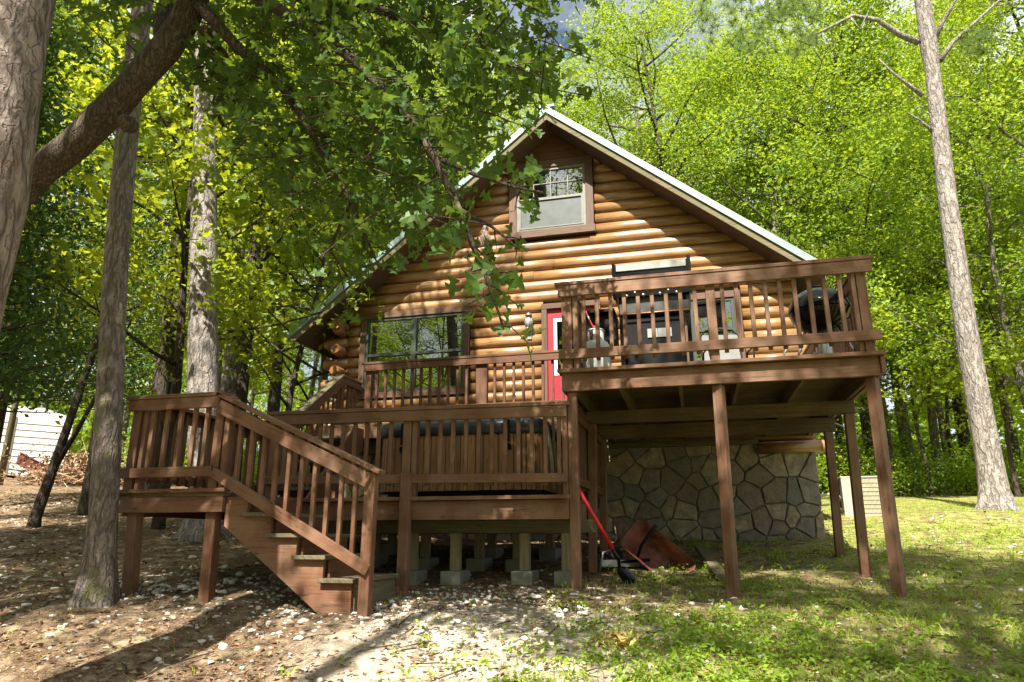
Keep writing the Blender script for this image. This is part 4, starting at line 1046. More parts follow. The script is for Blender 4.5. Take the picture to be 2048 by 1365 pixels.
mb = MB(); mb.tube([(-.15, -.4, .17), (-.15, .4, .17)], .015, 7); mb.tube([(-.2, 0, .3), (-.8, 0, .42), (-1.15, 0, .5)], .02, 7); mb.build('axle', M['greymetal'], ct)

# ------------------------------------------------------------------ vegetation tools
DIAMOND = np.array([(0, 0, 0), (.5, .27, .06), (1, 0, -.05), (.5, -.27, .06)])
LOBED = np.array([(0, 0), (.12, .06), (.16, .30), (.30, .26), (.36, .12), (.50, .14), (.52, .42), (.66, .36), (.74, .14), (.86, .16), (1, 0), (.86, -.16), (.74, -.14), (.66, -.36), (.52, -.42), (.50, -.14), (.36, -.12), (.30, -.26), (.16, -.30), (.12, -.06)])
MAPLE = np.array([(0, 0), (.05, .28), (.22, .2), (.38, .5), (.52, .22), (.78, .3), (1, 0), (.78, -.3), (.52, -.22), (.38, -.5), (.22, -.2), (.05, -.28)])
def lift(sh, f=.3): return np.c_[sh, f * np.abs(sh[:, 1]) - .2 * sh[:, 0] ** 2] if sh.shape[1] == 2 else sh
def leaf_mesh(name, P, size, shape, mat, up=1.0, rg=rng, droop=0.0, var=.35):
    P = np.asarray(P); n = len(P); sh = lift(shape); k = len(sh)
    nn = rg.normal(size=(n, 3)); nn[:, 2] += up * 1.6; nn /= np.linalg.norm(nn, axis=1)[:, None]
    tt = rg.normal(size=(n, 3)); tt[:, 2] -= droop; tt -= nn * (tt * nn).sum(1)[:, None]; tt /= np.linalg.norm(tt, axis=1)[:, None]
    bb = np.cross(nn, tt); s = (size * (1 + var * rg.uniform(-1, 1, n)))[:, None, None]
    V = P[:, None, :] + s * (sh[None, :, 0:1] * tt[:, None, :] + sh[None, :, 1:2] * bb[:, None, :] + sh[None, :, 2:3] * nn[:, None, :])
    me = bpy.data.meshes.new(name); me.vertices.add(n * k); me.vertices.foreach_set('co', V.astype(np.float32).ravel())
    setfaces(me, np.arange(n * k).reshape(n, k)); me.materials.append(mat); return me
def limb_pts(p0, az, el0, L, bend, seg=6, wob=.06):
    pts = [Vector(p0)]; el = el0
    for k in range(seg):
        az += random.uniform(-.22, .22); el += bend / seg + random.uniform(-.12, .12)
        pts.append(pts[-1] + Vector((math.cos(az) * math.cos(el), math.sin(az) * math.cos(el), math.sin(el))) * L / seg)
    return pts
def lerp_pts(pts, t):
    f = t * (len(pts) - 1); i = min(int(f), len(pts) - 2); return pts[i].lerp(pts[i + 1], f - i)
def broadleaf(name, seed, H, base, rad, tr, nl, per, lsz, cr, barkm, leafm, shape=DIAMOND, sub=4, lean=.3, prof=None, up=.7):
    random.seed(seed); rg = np.random.default_rng(seed); mb = MB(); cl = []
    tp = [Vector((0, 0, -.4))]; 
    for k in range(1, 11): tp.append(Vector((lean * math.sin(k * .6 + seed) * k / 10, lean * math.cos(k * .5 + seed * 2) * k / 10 - lean * math.cos(seed * 2) * 0, H * .9 * k / 10)))
    rr = [tr * 1.5] + [tr * (1.08 - .95 * (k / 10) ** .9) for k in range(1, 11)]
    mb.tube([tp[0], tp[0].lerp(tp[1], .35)] + tp[1:], [rr[0], tr * 1.12] + rr[1:], 10, jit=.12)
    for i in range(nl):
        h = base + (H * .88 - base) * (i / (nl - 1)) ** .9; t = (h / (H * .9)); p = lerp_pts(tp, .1 * 0 + t * .98)
        q = (h - base) / max(.1, H - base); L = rad * ((1 - q) ** .55 * .85 + .28) * random.uniform(.75, 1.15) if prof is None else prof(q) * rad * random.uniform(.85, 1.1)
        az = i * 2.4 + random.uniform(-.4, .4); pts = limb_pts(p, az, random.uniform(.1, .75), L, random.uniform(-.2, .35))
        r0 = tr * .42 * (1 - .6 * q); mb.tube(pts, [r0 * (1 - .85 * k / 6) for k in range(7)], 6)
        for s_ in range(sub):
            ts = .3 + .7 * (s_ + random.random()) / sub; b0 = lerp_pts(pts, ts)
            sp = limb_pts(b0, az + random.choice((-1, 1)) * random.uniform(.4, 1.2), random.uniform(-.2, .7), L * random.uniform(.22, .45), 0, 3)
            mb.tube(sp, [r0 * .3, r0 * .22, r0 * .14, .006], 4, cap=False); cl += [tuple(lerp_pts(sp, .5)), tuple(sp[-1]), tuple(lerp_pts(sp, .8) + Vector((0, 0, cr * .4)))]
        cl.append(tuple(pts[-1])); cl.append(tuple(pts[-2]))
    tm = mb.mesh(name + '_trunk', barkm)
    C = np.array(cl); n = len(C) * per
    off = rg.normal(size=(n, 3)) * np.array([cr, cr, cr * .55]) * rg.uniform(.5, 1.25, len(C)).repeat(per)[:, None]
    P = C.repeat(per, 0) + off; P = P[P[:, 2] > base * .45]
    return tm, leaf_mesh(name + '_crown', P, lsz, shape, leafm, up, rg, 0, .5)
def put_tree(tm, cm, loc, label, group=None, name='woodland_tree', cat='tree', rz=0, s=1.0):
    o = thing(name, loc, label, cat, group, shift=False); link(tm, 'trunk', o); link(cm, 'crown', o)
    o.rotation_euler.z = rz; o.scale = (s, s, s); return o
def needles(P, rg, ln=.2, wd=.006, per=14):
    n = len(P) * per; c = P.repeat(per, 0); d = rg.normal(size=(n, 3)); d[:, 2] += .5; d /= np.linalg.norm(d, axis=1)[:, None]
    sd = np.cross(d, rg.normal(size=(n, 3))); sd /= np.linalg.norm(sd, axis=1)[:, None]
    V = np.stack([c - sd * wd, c + sd * wd, c + d * ln], 1); me = bpy.data.meshes.new('needles')
    me.vertices.add(n * 3); me.vertices.foreach_set('co', V.astype(np.float32).ravel()); setfaces(me, np.arange(n * 3).reshape(n, 3)); return me
def pine_crown(seed, z0, z1, rad, nl, mb, tr, axisf, dens=9):
    random.seed(seed); rg = np.random.default_rng(seed); P = []
    for i in range(nl):
        q = i / (nl - 1); p = axisf(z0 + (z1 - z0) * q); az = i * 2.4 + random.uniform(-.3, .3); L = rad * (1 - .75 * q) * random.uniform(.6, 1.15)
        pts = limb_pts(p, az, random.uniform(-.05, .35), L, random.uniform(0, .4)); mb.tube(pts, [tr * .3 * (1 - .6 * q) * (1 - .8 * k / 6) for k in range(7)], 5, cap=False)
        for s_ in range(dens):
            b0 = lerp_pts(pts, random.uniform(.4, 1)); sp = limb_pts(b0, az + random.uniform(-1.1, 1.1), random.uniform(-.1, .6), random.uniform(.3, .8), 0, 3)
            mb.tube(sp, [.012, .01, .007, .004], 3, cap=False)
            for t_ in (.35, .6, .85, 1): P.append(tuple(lerp_pts(sp, t_)))
    P = np.array(P); P = P + rg.normal(size=P.shape) * .05; return needles(P, rg, .19, .0055, 26)
def pine(loc, axis_pts, r0, r1, top, label, mat, crown=None, flare=1.45, branches=(), name='pine_tree', seed=1, extra=None, roots=0):
    """axis_pts: points of the visible trunk from the base up, continued to height top"""
    o = thing(name, loc, label, 'pine tree'); random.seed(seed)
    ap = [Vector(p) for p in axis_pts]; d = (ap[-1] - ap[0]); d = d / d.z
    while ap[-1].z < top: ap.append(ap[-1] + Vector((d.x * .3, d.y * .3, 1)) * 1.2)
    zt = ap[-1].z; zb = ap[0].z
    def ax(z):
        for a, b_ in zip(ap, ap[1:]):
            if b_.z >= z: return a.lerp(b_, (z - a.z) / (b_.z - a.z))
        return ap[-1]
    zs = [zb - .3, zb, zb + .12, zb + .35, zb + .7] ; z = zb + 1.2
    while z < zt: zs.append(z); z += .55
    mb = MB(); rad = []
    for z in zs:
        h = z - zb; r = r0 + (r1 - r0) * min(1, h / 9.0) if h < 9 else max(.04, r1 * (1 - (h - 9) / (zt - zb - 8.5)) + .03)
        rad.append(r * (1 + (flare - 1) * math.exp(-max(h, 0) / .28)))
    b0 = len(mb.v); n_ = 28; sc_ = random.random() * 6; mb.tube([ax(max(z, zb)) if z > zb else ax(zb) + Vector((0, 0, z - zb)) for z in zs], rad, n_, jit=.05)
    if roots:
        for i, z in enumerate(zs[:5]):
            c = ax(max(z, zb)); 
            for k in range(n_):
                v = Vector(mb.v[b0 + i * n_ + k]); a = math.atan2(v.y - c.y, v.x - c.x); f = 1 + roots * (.5 + .5 * math.cos(a * 4 + sc_)) ** 2 * math.exp(-max(z - zb, 0) / .2)
                mb.v[b0 + i * n_ + k] = (c.x + (v.x - c.x) * f, c.y + (v.y - c.y) * f, v.z)
    for pts, r in branches: mb.tube(pts, [r * (1 - .75 * k / (len(pts) - 1)) for k in range(len(pts))], 8)
    if crown:
        cm = pine_crown(seed, crown[0], crown[1], crown[2], crown[3], mb, r1, ax, *crown[4:])
        cm.materials.append(M['needle']); link(cm, 'crown', o)
    mb.build('trunk', mat, o); return o

# ------------------------------------------------------------------ the trees one can tell apart
def gp(px, py, Y): p = at(px, py, Y); return Vector((p.x, p.y, G(p.x, p.y)))
pa = Vector((-3.76, 2.6, G(-3.7, 2.6)))
pine(pa, [pa, at(-62, 400, 2.6), at(2, 0, 2.62)], .27, .245, 15, 'huge pine trunk with flaky pinkish plates filling the left edge close to the camera', M['pinebark_near'], crown=(10, 15, 2.2, 9, 8), seed=3)
base = Vector((-4.93, 5.2, G(-4.93, 5.2)))
pine(base, [base, at(209, 1000, 5.2), at(233, 500, 5.25), at(266, 150, 5.3)], .115, .1, 15, 'straight pine with greenish lichen stripes standing left of the stair landing', M['mossbark'], crown=(12.5, 16, 2.2, 8, 8), seed=4, flare=1.4, roots=.45)
base = Vector((-6.62, 8.8, G(-6.6, 8.8)))
pine(base, [base, at(405, 780, 8.8), at(410, 300, 8.9), at(412, 50, 9.0)], .24, .17, 18, 'tall sunlit pine rising directly behind the stair landing', M['palebark'], crown=(12, 18, 2.6, 10, 8), seed=5, flare=1.6, roots=.3)
base = Vector((5.12, 14.3, G(5.1, 14.3)))
br = [([at(1838, 86, 14.3), at(1800, 70, 14.2), at(1755, 40, 14.0), at(1705, 32, 13.9), at(1640, 65, 13.7), at(1590, 85, 13.5)], .07),
      ([at(1845, 192, 14.3), at(1820, 172, 14.2), at(1790, 150, 14.1), at(1757, 118, 14.0)], .05), ([at(1868, 265, 14.3), at(1850, 250, 14.2), at(1838, 240, 14.1), at(1815, 225, 14.1)], .04),
      ([at(1866, 85, 14.3), at(1885, 45, 14.2), at(1905, 10, 14.1), at(1930, -30, 14.0)], .06), ([at(1880, 122, 14.3), at(1905, 85, 14.4), at(1950, 45, 14.5), at(2010, -10, 14.6)], .06),
      ([at(1700, 34, 13.9), at(1720, 60, 13.8), at(1738, 20, 13.9)], .03)]
pH = pine(base, [base, at(1966, 850, 14.3), at(1938, 700, 14.3), at(1895, 400, 14.3), at(1866, 150, 14.3), at(1845, 0, 14.3)], .215, .142, 19, 'tall pale pine with bare side branches at the right edge of the yard', M['palebark'], crown=(13.2, 19, 3.2, 12, 9), branches=br, seed=6, flare=1.5, roots=.35)
rg = np.random.default_rng(21)
Pn = [np.array(at(rg.uniform(1400, 1640), rg.uniform(-10, 110), rg.uniform(12.6, 14.2))) for _ in range(120)] + [np.array(at(rg.uniform(1915, 1990), rg.uniform(60, 110), rg.uniform(14, 14.6))) for _ in range(22)]
cmn = needles(np.array(Pn), rg, .21, .005, 60); cmn.materials.append(M['needle']); link(cmn, 'needle_sprays', pH)

# leaning oak whose branches hang over the whole left half of the view
ob = Vector((-6.4, 3.5, G(-6.4, 3.5)))
oak = thing('oak_tree', ob, 'leaning dark barked oak whose leafy boughs hang over the cabin from the upper left', 'oak tree')
mb = MB(); random.seed(5)
tpx = [(-75, 475), (20, 400), (75, 345), (150, 290), (215, 225), (270, 165), (330, 100), (370, 40), (395, -20), (420, -120), (450, -260)]
tp = [ob - Vector((0, 0, .2)), ob + Vector((.25, 0, 1.2))] + [at(x, y, 3.6) for x, y in tpx]
mb.tube(tp, [.26, .17, .128, .118, .112, .108, .113, .102, .104, .1, .095, .085, .06], 20, jit=.07)
mb.lathe(at(255, 248, 3.5), [(.001, -.07), (.05, -.05), (.06, 0), (.05, .05), (.001, .07)], 10, 'y')
mb.tube([at(330, 105, 3.6), at(322, 50, 3.65), at(345, -40, 3.7)], [.07, .06, .04], 10)
limbs = [[(398, 10, 3.55), (470, 90, 3.7), (560, 170, 3.9), (620, 260, 4.0), (700, 400, 4.15), (760, 540, 4.3)],
         [(425, -60, 3.5), (540, 10, 3.55), (640, 70, 3.6), (720, 130, 3.6), (800, 215, 3.5), (870, 315, 3.45), (918, 420, 3.4), (945, 490, 3.35), (975, 560, 3.3), (1005, 650, 3.3)],
         [(405, 60, 3.6), (450, 110, 4), (458, 190, 4.3), (560, 330, 4.7), (620, 460, 5.0)],
         [(430, -90, 3.5), (600, -30, 3.8), (760, 20, 4.0), (900, 80, 4.1), (1010, 130, 4.2), (1080, 190, 4.2)],
         [(870, 315, 3.45), (950, 350, 3.4), (1030, 375, 3.35), (1085, 385, 3.3)], [(918, 420, 3.4), (985, 455, 3.35), (1040, 500, 3.3)],
         [(620, 260, 4.0), (720, 310, 4.2), (800, 400, 4.3), (830, 470, 4.4)], [(700, 400, 4.15), (660, 500, 4.4), (700, 560, 4.5)],
         [(560, 170, 3.9), (640, 200, 4.3), (760, 260, 4.7), (870, 300, 4.9)], [(430, -90, 3.5), (520, -140, 2.8), (700, -160, 2.4)], [(395, -20, 3.5), (300, -80, 3.2), (180, -60, 3.0), (60, -20, 3.2)]]
LP = []
for li, L_ in enumerate(limbs):
    pts = [at(*q_) for q_ in L_]; r0 = (.05, .05, .035, .05, .018, .015, .02, .015, .02, .04, .05)[li]
    mb.tube(pts, [max(.005, r0 * (1 - .88 * k / (len(pts) - 1))) for k in range(len(pts))], 7)
    ln = sum((a - b_).length for a, b_ in zip(pts, pts[1:])); nt = int(ln / .085)
    for k in range(nt):
        t_ = .12 + .88 * (k + random.random()) / nt if li < 4 else .05 + .95 * (k + random.random()) / nt
        b0 = lerp_pts(pts, min(t_, 1)); ll = random.uniform(.16, .5) if li not in (1, 4, 5) or t_ < .45 else random.uniform(.08, .24)
        tw = limb_pts(b0, random.uniform(0, 6.28), random.uniform(-.8, .5), ll, -.2, 3)
        mb.tube(tw, [.006, .005, .004, .002], 4, cap=False)
        for t2 in np.linspace(.3, 1, max(2, int(ll / .05))):
            LP.append(tuple(lerp_pts(tw, t2) + Vector([random.gauss(0, .025) for _ in range(3)])))
# broad canopy of leaf sprays between the limbs
rg = np.random.default_rng(8)
def lower(x): return np.interp(x, [90, 250, 420, 520, 620, 700, 800, 880, 940, 1000, 1060, 1110, 1125], [90, 120, 190, 330, 430, 490, 490, 440, 320, 190, 170, 140, 100])
k = 0
while k < 640:
    x = rg.uniform(130, 1125); y = rg.uniform(-320, 470)
    if y > lower(x) - 10 or (x < 420 and rg.random() < .55): continue
    p = at(x, y, rg.uniform(3.3, 5.4)); tw = limb_pts(p, rg.uniform(0, 6.28), rg.uniform(-.5, .4), rg.uniform(.25, .5), -.1, 3); mb.tube(tw, [.006, .005, .004, .002], 4, cap=False)
    for t2 in np.linspace(0, 1, 10): LP.append(tuple(lerp_pts(tw, t2) + Vector(rg.normal(0, .06, 3))))
    k += 1
# unseen oak boughs added above the view to shade facade, deck and ground
for k in range(680):
    p = Vector((rg.uniform(-6.6, -3.5), rg.uniform(1.2, 6.2), rg.uniform(8.8, 15))) if k < 360 else Vector((rg.uniform(-8.5, -3.2), rg.uniform(-3, .5), rg.uniform(7, 11.5))) if k < 500 else Vector((rg.uniform(-6, -2.4), rg.uniform(-1, 3.2), rg.uniform(7.2, 11)))
    if k % 12 == 0: mb.tube([tp[-1], tp[-1].lerp(p, .5) + Vector((0, 0, .6)), p], [.06, .04, .015], 6)
    tw = limb_pts(p, rg.uniform(0, 6.28), rg.uniform(-.3, .5), rg.uniform(.4, .8), 0, 3); mb.tube(tw, [.01, .008, .005, .003], 4, cap=False)
    for t2 in np.linspace(0, 1, 9): LP.append(tuple(lerp_pts(tw, t2) + Vector(rg.normal(0, .14, 3))))
mb.build('trunk', M['oakbark'], oak)
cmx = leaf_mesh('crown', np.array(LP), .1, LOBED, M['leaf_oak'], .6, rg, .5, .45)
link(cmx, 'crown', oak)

# understory trees with bright leaves on the left
US = [broadleaf('understory', 41, 8.5, 1.6, 2.5, .07, 17, 20, .115, .27, M['darkbark'], M['leaf_maple'], MAPLE, 4, .5),
      broadleaf('understory_b', 42, 10.5, 2.6, 2.7, .09, 18, 20, .12, .28, M['darkbark'], M['leaf_maple'], MAPLE, 4, .4)]
def polar(px, dist):
    d = at(px, 900, 1) - EYE; h = math.hypot(d.x, d.y); return (d.x / h * dist, d.y / h * dist)
def place(kind, x, y, label, group, name, rz=None, s=1.0, cat='tree', dz=0):
    return put_tree(kind[0], kind[1], (x, y, G(x, y) + dz), label, group, name, cat, rz if rz is not None else random.uniform(0, 6.28), s)
BF = 'bright understory trees behind the landing'
for k, (px, dist, s_, kd, lab) in enumerate([(335, 12.2, 1.0, 1, 'bright green understory tree filling the gap between the two left pines'), (575, 12.6, .95, 0, 'bright leafed small tree between the sunlit pine and the cabin corner'),
      (185, 15, 1.1, 1, 'leafy understory tree left of the lichen striped pine'), (470, 15.5, 1.15, 1, 'taller bright tree seen above the landing behind the sunlit pine'), (640, 17, 1.2, 0, 'loose bright tree beside the left eave of the cabin')]):
    x, y = polar(px, dist); place(US[kd], x, y, lab, BF, 'understory_tree', s=s_)
# dark forked young tree before the white building
x, y = polar(95, 13.0); zb = G(x, y)
yt = thing('forked_sapling', (x, y, zb), 'dark slender forked tree standing between the camera and the white building', 'young tree')
mb = MB(); B = Vector((x, y, zb)); mb.tube([B - Vector((0, 0, .2)), B + Vector((0, 0, .15)), B + Vector((.12, .05, .9)), B + Vector((.3, .1, 2.0)), B + Vector((.5, .2, 3.4)), B + Vector((.6, .2, 5))], [.12, .085, .07, .055, .04, .02], 10)
mb.tube([B + Vector((.12, .05, .85)), B + Vector((.42, .1, 1.5)), B + Vector((.72, .2, 2.4)), B + Vector((.9, .3, 3.3))], [.045, .035, .028, .012], 8)
mb.build('trunk', M['darkbark'], yt)
rg = np.random.default_rng(5); C = np.array([B + Vector(v) for v in ((.5, .2, 3.2), (.9, .3, 3), (.2, 0, 3.8), (.7, .4, 4.2), (-.3, .3, 3.6), (1.3, .3, 2.6), (-.6, 0, 2.6), (1.2, .2, 1.9), (.1, .2, 4.8), (1.6, .4, 3.3), (.9, 0, 4.7))])
link(leaf_mesh('crown', C.repeat(110, 0) + rg.normal(size=(len(C) * 110, 3)) * (.45, .45, .28), .1, DIAMOND, M['leaf_maple'], .8, rg), 'crown', yt)

# cedars: dense dark cones
def cedar(seed, H, rad):
    random.seed(seed); rg = np.random.default_rng(seed); mb = MB(); mb.tube([(0, 0, -.3), (.05, 0, H * .5), (0, 0, H * .97)], [.13, .08, .015], 8)
    C = []
    for i in range(150):
        z = 1.9 + (H - 2) * (i / 150) ** 1.1; r = rad * (1 - (z / H) ** 1.4) * random.uniform(.55, 1.08) + .1; a = i * 2.4; e = Vector((r * math.cos(a), r * math.sin(a), z - .1 * r))
        mb.tube([(0, 0, z - .25 * r), e], [.02, .006], 4, cap=False)
        for t_ in (.5, .75, 1): C.append((e.x * t_, e.y * t_, z - .12 * r * (1 - t_)))
    C = np.array(C); P = C.repeat(46, 0) + rg.normal(size=(len(C) * 46, 3)) * (.17, .17, .12)
    return mb.mesh('cedar_trunk', M['darkbark']), leaf_mesh('cedar_crown', P, .085, DIAMOND, M['leaf_cedar'], .3, rg, 1)
CD = [cedar(61, 7.5, 1.8), cedar(62, 9.5, 2.0)]
for px, dist, kd, s_, lab in ((-20, 17, 1, 1.25, 'dark cedar at the left edge behind the huge pine'), (190, 24, 1, 1.4, 'dark cedar showing above the leaning oak trunk'), (-150, 10.5, 0, 1.0, 'dark cedar overhanging from beyond the left edge')):
    x, y = polar(px, dist); place(CD[kd], x, y, lab, 'dark cedars at the left', 'cedar_tree', s=s_, cat='cedar')
# dark and pale single trunks behind the landing
TG = [broadleaf('woodland', 71, 17, 5.0, 4.2, .17, 20, 70, .115, .46, M['darkbark'], M['leaf_bg']), broadleaf('woodland_b', 72, 19, 6.5, 4.6, .2, 21, 70, .118, .48, M['greybark'], M['leaf_bg']),
      broadleaf('woodland_c', 73, 15, 3.2, 4.4, .15, 20, 72, .115, .47, M['greybark'], M['leaf_bg'], lean=.6), broadleaf('woodland_d', 74, 21, 8, 4.4, .2, 20, 70, .118, .48, M['darkbark'], M['leaf_bg'])]
x, y = polar(467, 14.5); place(TG[0], x, y, 'slim dark trunked tree just right of the sunlit pine', None, 'woodland_tree')
x, y = polar(303, 16.5); place(TG[3], x, y, 'dark trunked tree between the lichen striped pine and the sunlit pine', None, 'woodland_tree')
x, y = polar(437, 20); place(TG[1], x, y, 'pale trunked tree peeping out right behind the sunlit pine', None, 'woodland_tree')
x, y = polar(1815, 27); place(TG[1], x, y, 'pale trunked tree beyond the grass between two deck posts', None, 'woodland_tree', s=1.0)
x, y = polar(1932, 28); place(TG[3], x, y, 'dark trunked tree just left of the tall pale pine base', None, 'woodland_tree', s=.95)
x, y = polar(2028, 26); place(TG[0], x, y, 'dark trunked tree at the right edge behind the tall pale pine', None, 'woodland_tree', s=.9)
# big spreading trees behind the roof
for k, (px, dist, kd, s_, lab) in enumerate([(1580, 24, 2, 1.25, 'broad sunlit oak spreading above the right slope of the roof'), (1330, 26, 1, 1.12, 'sunlit tree above the upper right part of the roof'), (1450, 32, 3, 1.1, 'high crowned tree standing farther behind the right roof slope'), (1120, 29, 2, 1.2, 'bright tree behind the roof peak'), (1740, 25, 0, 1.15, 'sunlit tree between the roof end and the tall pale pine'), (960, 26, 3, .95, 'high tree behind the left roof slope')]):
    x, y = polar(px, dist); place(TG[kd], x, y, lab, None, 'woodland_tree', s=s_)
for px, dist, s_, lab in ((1775, 23.5, .8, 'low leafy tree filling the gap beyond the air conditioner'), (1870, 25, .9, 'low leafy tree beyond the lawn, left of the tall pale pine'), (1975, 22.5, .8, 'low leafy tree directly behind the tall pale pine'), (2080, 21, .85, 'low leafy tree beyond the right edge of the lawn')):
    x, y = polar(px, dist); place(TG[2], x, y, lab, None, 'woodland_tree', s=s_)
for px, dist, s_, lab in ((1755, 21.5, .9, 'bright green understory tree at the edge of the wood behind the air conditioner'), (1850, 22, .8, 'bright green understory tree at the wood edge between the deck post and the tall pine'), (1905, 24.5, 1.0, 'bright green understory tree farther back between the deck post and the tall pine'), (2020, 21.5, .9, 'bright green understory tree right of the tall pale pine')):
    x, y = polar(px, dist); place(US[0], x, y, lab, None, 'understory_tree', s=s_)
# the wood around
random.seed(99); pts = []
def blocked(x, y):
    if -8.2 < x < 4.0 and y < 21.5: return True
    if 3.0 < x < 9.5 and y < 19: return True
    if x > 9.5 and y < 13 - (x - 9.5) * .5: return y > -3
    if x < -6 and y > -2:
        if x > -27 and y < 16.5: return True
        # keep the way to the white building open
        ax_, ay_ = polar(60, 1); t_ = x * ax_ + y * ay_; d_ = abs(x * ay_ - y * ax_)
        if t_ < 36 and d_ < 3.4: return True
        if math.hypot(x, y) < 13: return True
    return False
tries = 0
while len(pts) < 50 and tries < 9000:
    tries += 1; a = R(random.uniform(-64, 38)); d_ = random.uniform(15, 47); x, y = d_ * math.sin(a), d_ * math.cos(a)
    if blocked(x, y) or any(math.hypot(x - u, y - v) < 3.3 for u, v in pts): continue
    pts.append((x, y))
WG = 'trees of the surrounding wood'
WL = ['slender dark barked tree of the leafy wood around the yard', 'grey barked tall tree of the leafy wood around the yard', 'low branching grey tree of the leafy wood around the yard', 'high crowned dark tree of the leafy wood around the yard']
for x, y in pts:
    k = random.randrange(4); place(TG[k], x, y, WL[k], WG, 'woodland_tree', s=random.uniform(.85, 1.15))
# trees behind the camera: they stand in the window reflections and throw the dappled shade
random.seed(12)
for k in range(34):
    x = -36 + (k % 22) * 2.6 + random.uniform(-.8, .8); y = random.uniform(-24, -13) if k < 22 else random.uniform(-32, -24); y -= 9 if x > 1 else 0; kk = random.randrange(4); place(TG[kk], x, y, WL[kk], WG, 'woodland_tree', s=random.uniform(.8, .95))
TG.append(broadleaf('yard', 75, 17, 11, 2.6, .25, 14, 58, .15, .45, M['greybark'], M['leaf_bg'], sub=3)); TG.append(broadleaf('yard_b', 76, 19.5, 13.5, 1.3, .2, 9, 40, .15, .4, M['greybark'], M['leaf_bg'], sub=3)); WL += ['high crowned slim tree standing in the yard behind the camera'] * 1; WL.append('high crowned slim tree standing in the yard behind the camera')
SH = [(-2.8, -3.4, 5, 1), (1.15, -3.0, 4, 1.0), (-5.6, -1.0, 4, .85), (-8.2, -2.6, 4, 1.05), (-11.5, .5, 5, .95), (6.6, -3.8, 5, .95), (-12, -3.5, 4, .9)]  # first two trunks inferred from ground shadows; crowns and other trees added for shade
for x, y, kk, s_ in SH: place(TG[kk], x, y, WL[kk], WG, 'woodland_tree', s=s_, rz=x)
# bushes along the edge of the wood
def bush(seed, sz):
    random.seed(seed); rg = np.random.default_rng(seed); mb = MB(); C = []
    for i in range(16):
        a = i * 2.4; p = limb_pts((0, 0, -.05), a, random.uniform(.5, 1.4), sz * random.uniform(.7, 1.2), -.3, 4); mb.tube(p, [.02, .016, .012, .008, .004], 4, cap=False); C += [tuple(p[-1]), tuple(p[-2]), tuple(p[2])]
    C = np.array(C); P = C.repeat(60, 0) + rg.normal(size=(len(C) * 60, 3)) * (.3, .3, .24) * sz / 1.5; P = P[P[:, 2] > 0]
    return mb.mesh('bush_stems', M['darkbark']), leaf_mesh('bush_leaves', P, .11, DIAMOND, M['leaf_bg'], .8, rg)
BU = [bush(81, 1.5), bush(82, 2.0)]; random.seed(31); n = 0; tries = 0; bp = []
while n < 64 and tries < 6000:
    tries += 1; a = R(random.uniform(-58, 30)); d_ = random.uniform(17.5, 34); x, y = d_ * math.sin(a), d_ * math.cos(a)
    if -8 < x < 4 and y < 20: continue
    if x > 3 and y < 21: continue
    ax_, ay_ = polar(60, 1); t_ = x * ax_ + y * ay_; dd_ = abs(x * ay_ - y * ax_)
    if t_ < 36 and dd_ < 4.2: continue
    if any(math.hypot(x - u, y - v) < 1.7 for u, v in bp): continue
    bp.append((x, y)); o = place(BU[n % 2], x, y, 'leafy green bush of the undergrowth along the edge of the wood', 'bushes along the edge of the wood', 'bush', s=random.uniform(.7, 1.25), cat='bush'); n += 1
    for ch in o.children: ch.name = 'stems' if ch.name.startswith('trunk') else 'foliage'
# far wood: one mass closing the view
rg = np.random.default_rng(77); n = 56000; a = np.radians(rg.uniform(-75, 48, n)); d_ = rg.uniform(47, 66, n); x = d_ * np.sin(a); y = d_ * np.cos(a); top = 9.5 + 3 * np.sin(a * 17) + 2.5 * np.sin(a * 41 + 1)
z = gz(x, y) + rg.uniform(0, 1, n) ** .8 * top
nb = 30000; xb = rg.uniform(-60, 45, nb); yb = rg.uniform(-42, -30, nb); zb_ = gz(xb, yb) + rg.uniform(0, 1, nb) * (18 + 3 * np.sin(xb * .4) + 2 * np.sin(xb * 1.1))
x = np.r_[x, xb]; y = np.r_[y, yb]; z = np.r_[z, zb_]
tag(link(leaf_mesh('far_woods', np.c_[x, y, z], .62, DIAMOND, M['leaf_bg'], .5, rg), 'far_woods'), 'distant leafy wood closing the view all around', 'woods', kind='stuff')

# brush pile
x, y = polar(172, 24.0); zb = G(x, y); bpz = thing('brush_pile', (x, y, zb), 'heap of dry cut branches on the slope right of the white building', 'brush pile', shift=False)
mb = MB(); random.seed(3)
for k in range(260):
    a = random.uniform(0, 6.28); r = random.uniform(0, 1.6); h = (1 - r / 1.9) * random.uniform(.1, 1.0); p = Vector((r * math.cos(a), r * math.sin(a), h)); d_ = Vector((random.gauss(0, 1), random.gauss(0, 1), random.gauss(0, .35))).normalized() * random.uniform(.3, .8)
    mb.tube([p - d_, p, p + d_ + Vector((0, 0, -.05))], [.016, .012, .005], 4, cap=False)
mb.build('cut_branches', M['straw'], bpz)
rgb = np.random.default_rng(4); C = rgb.normal(size=(2600, 3)) * (.85, .85, .3) + (0, 0, .35); C = C[C[:, 2] > 0]; link(leaf_mesh('dry_leaves', C, .1, DIAMOND, M['litter'], .5, rgb), 'dry_leaves', bpz)

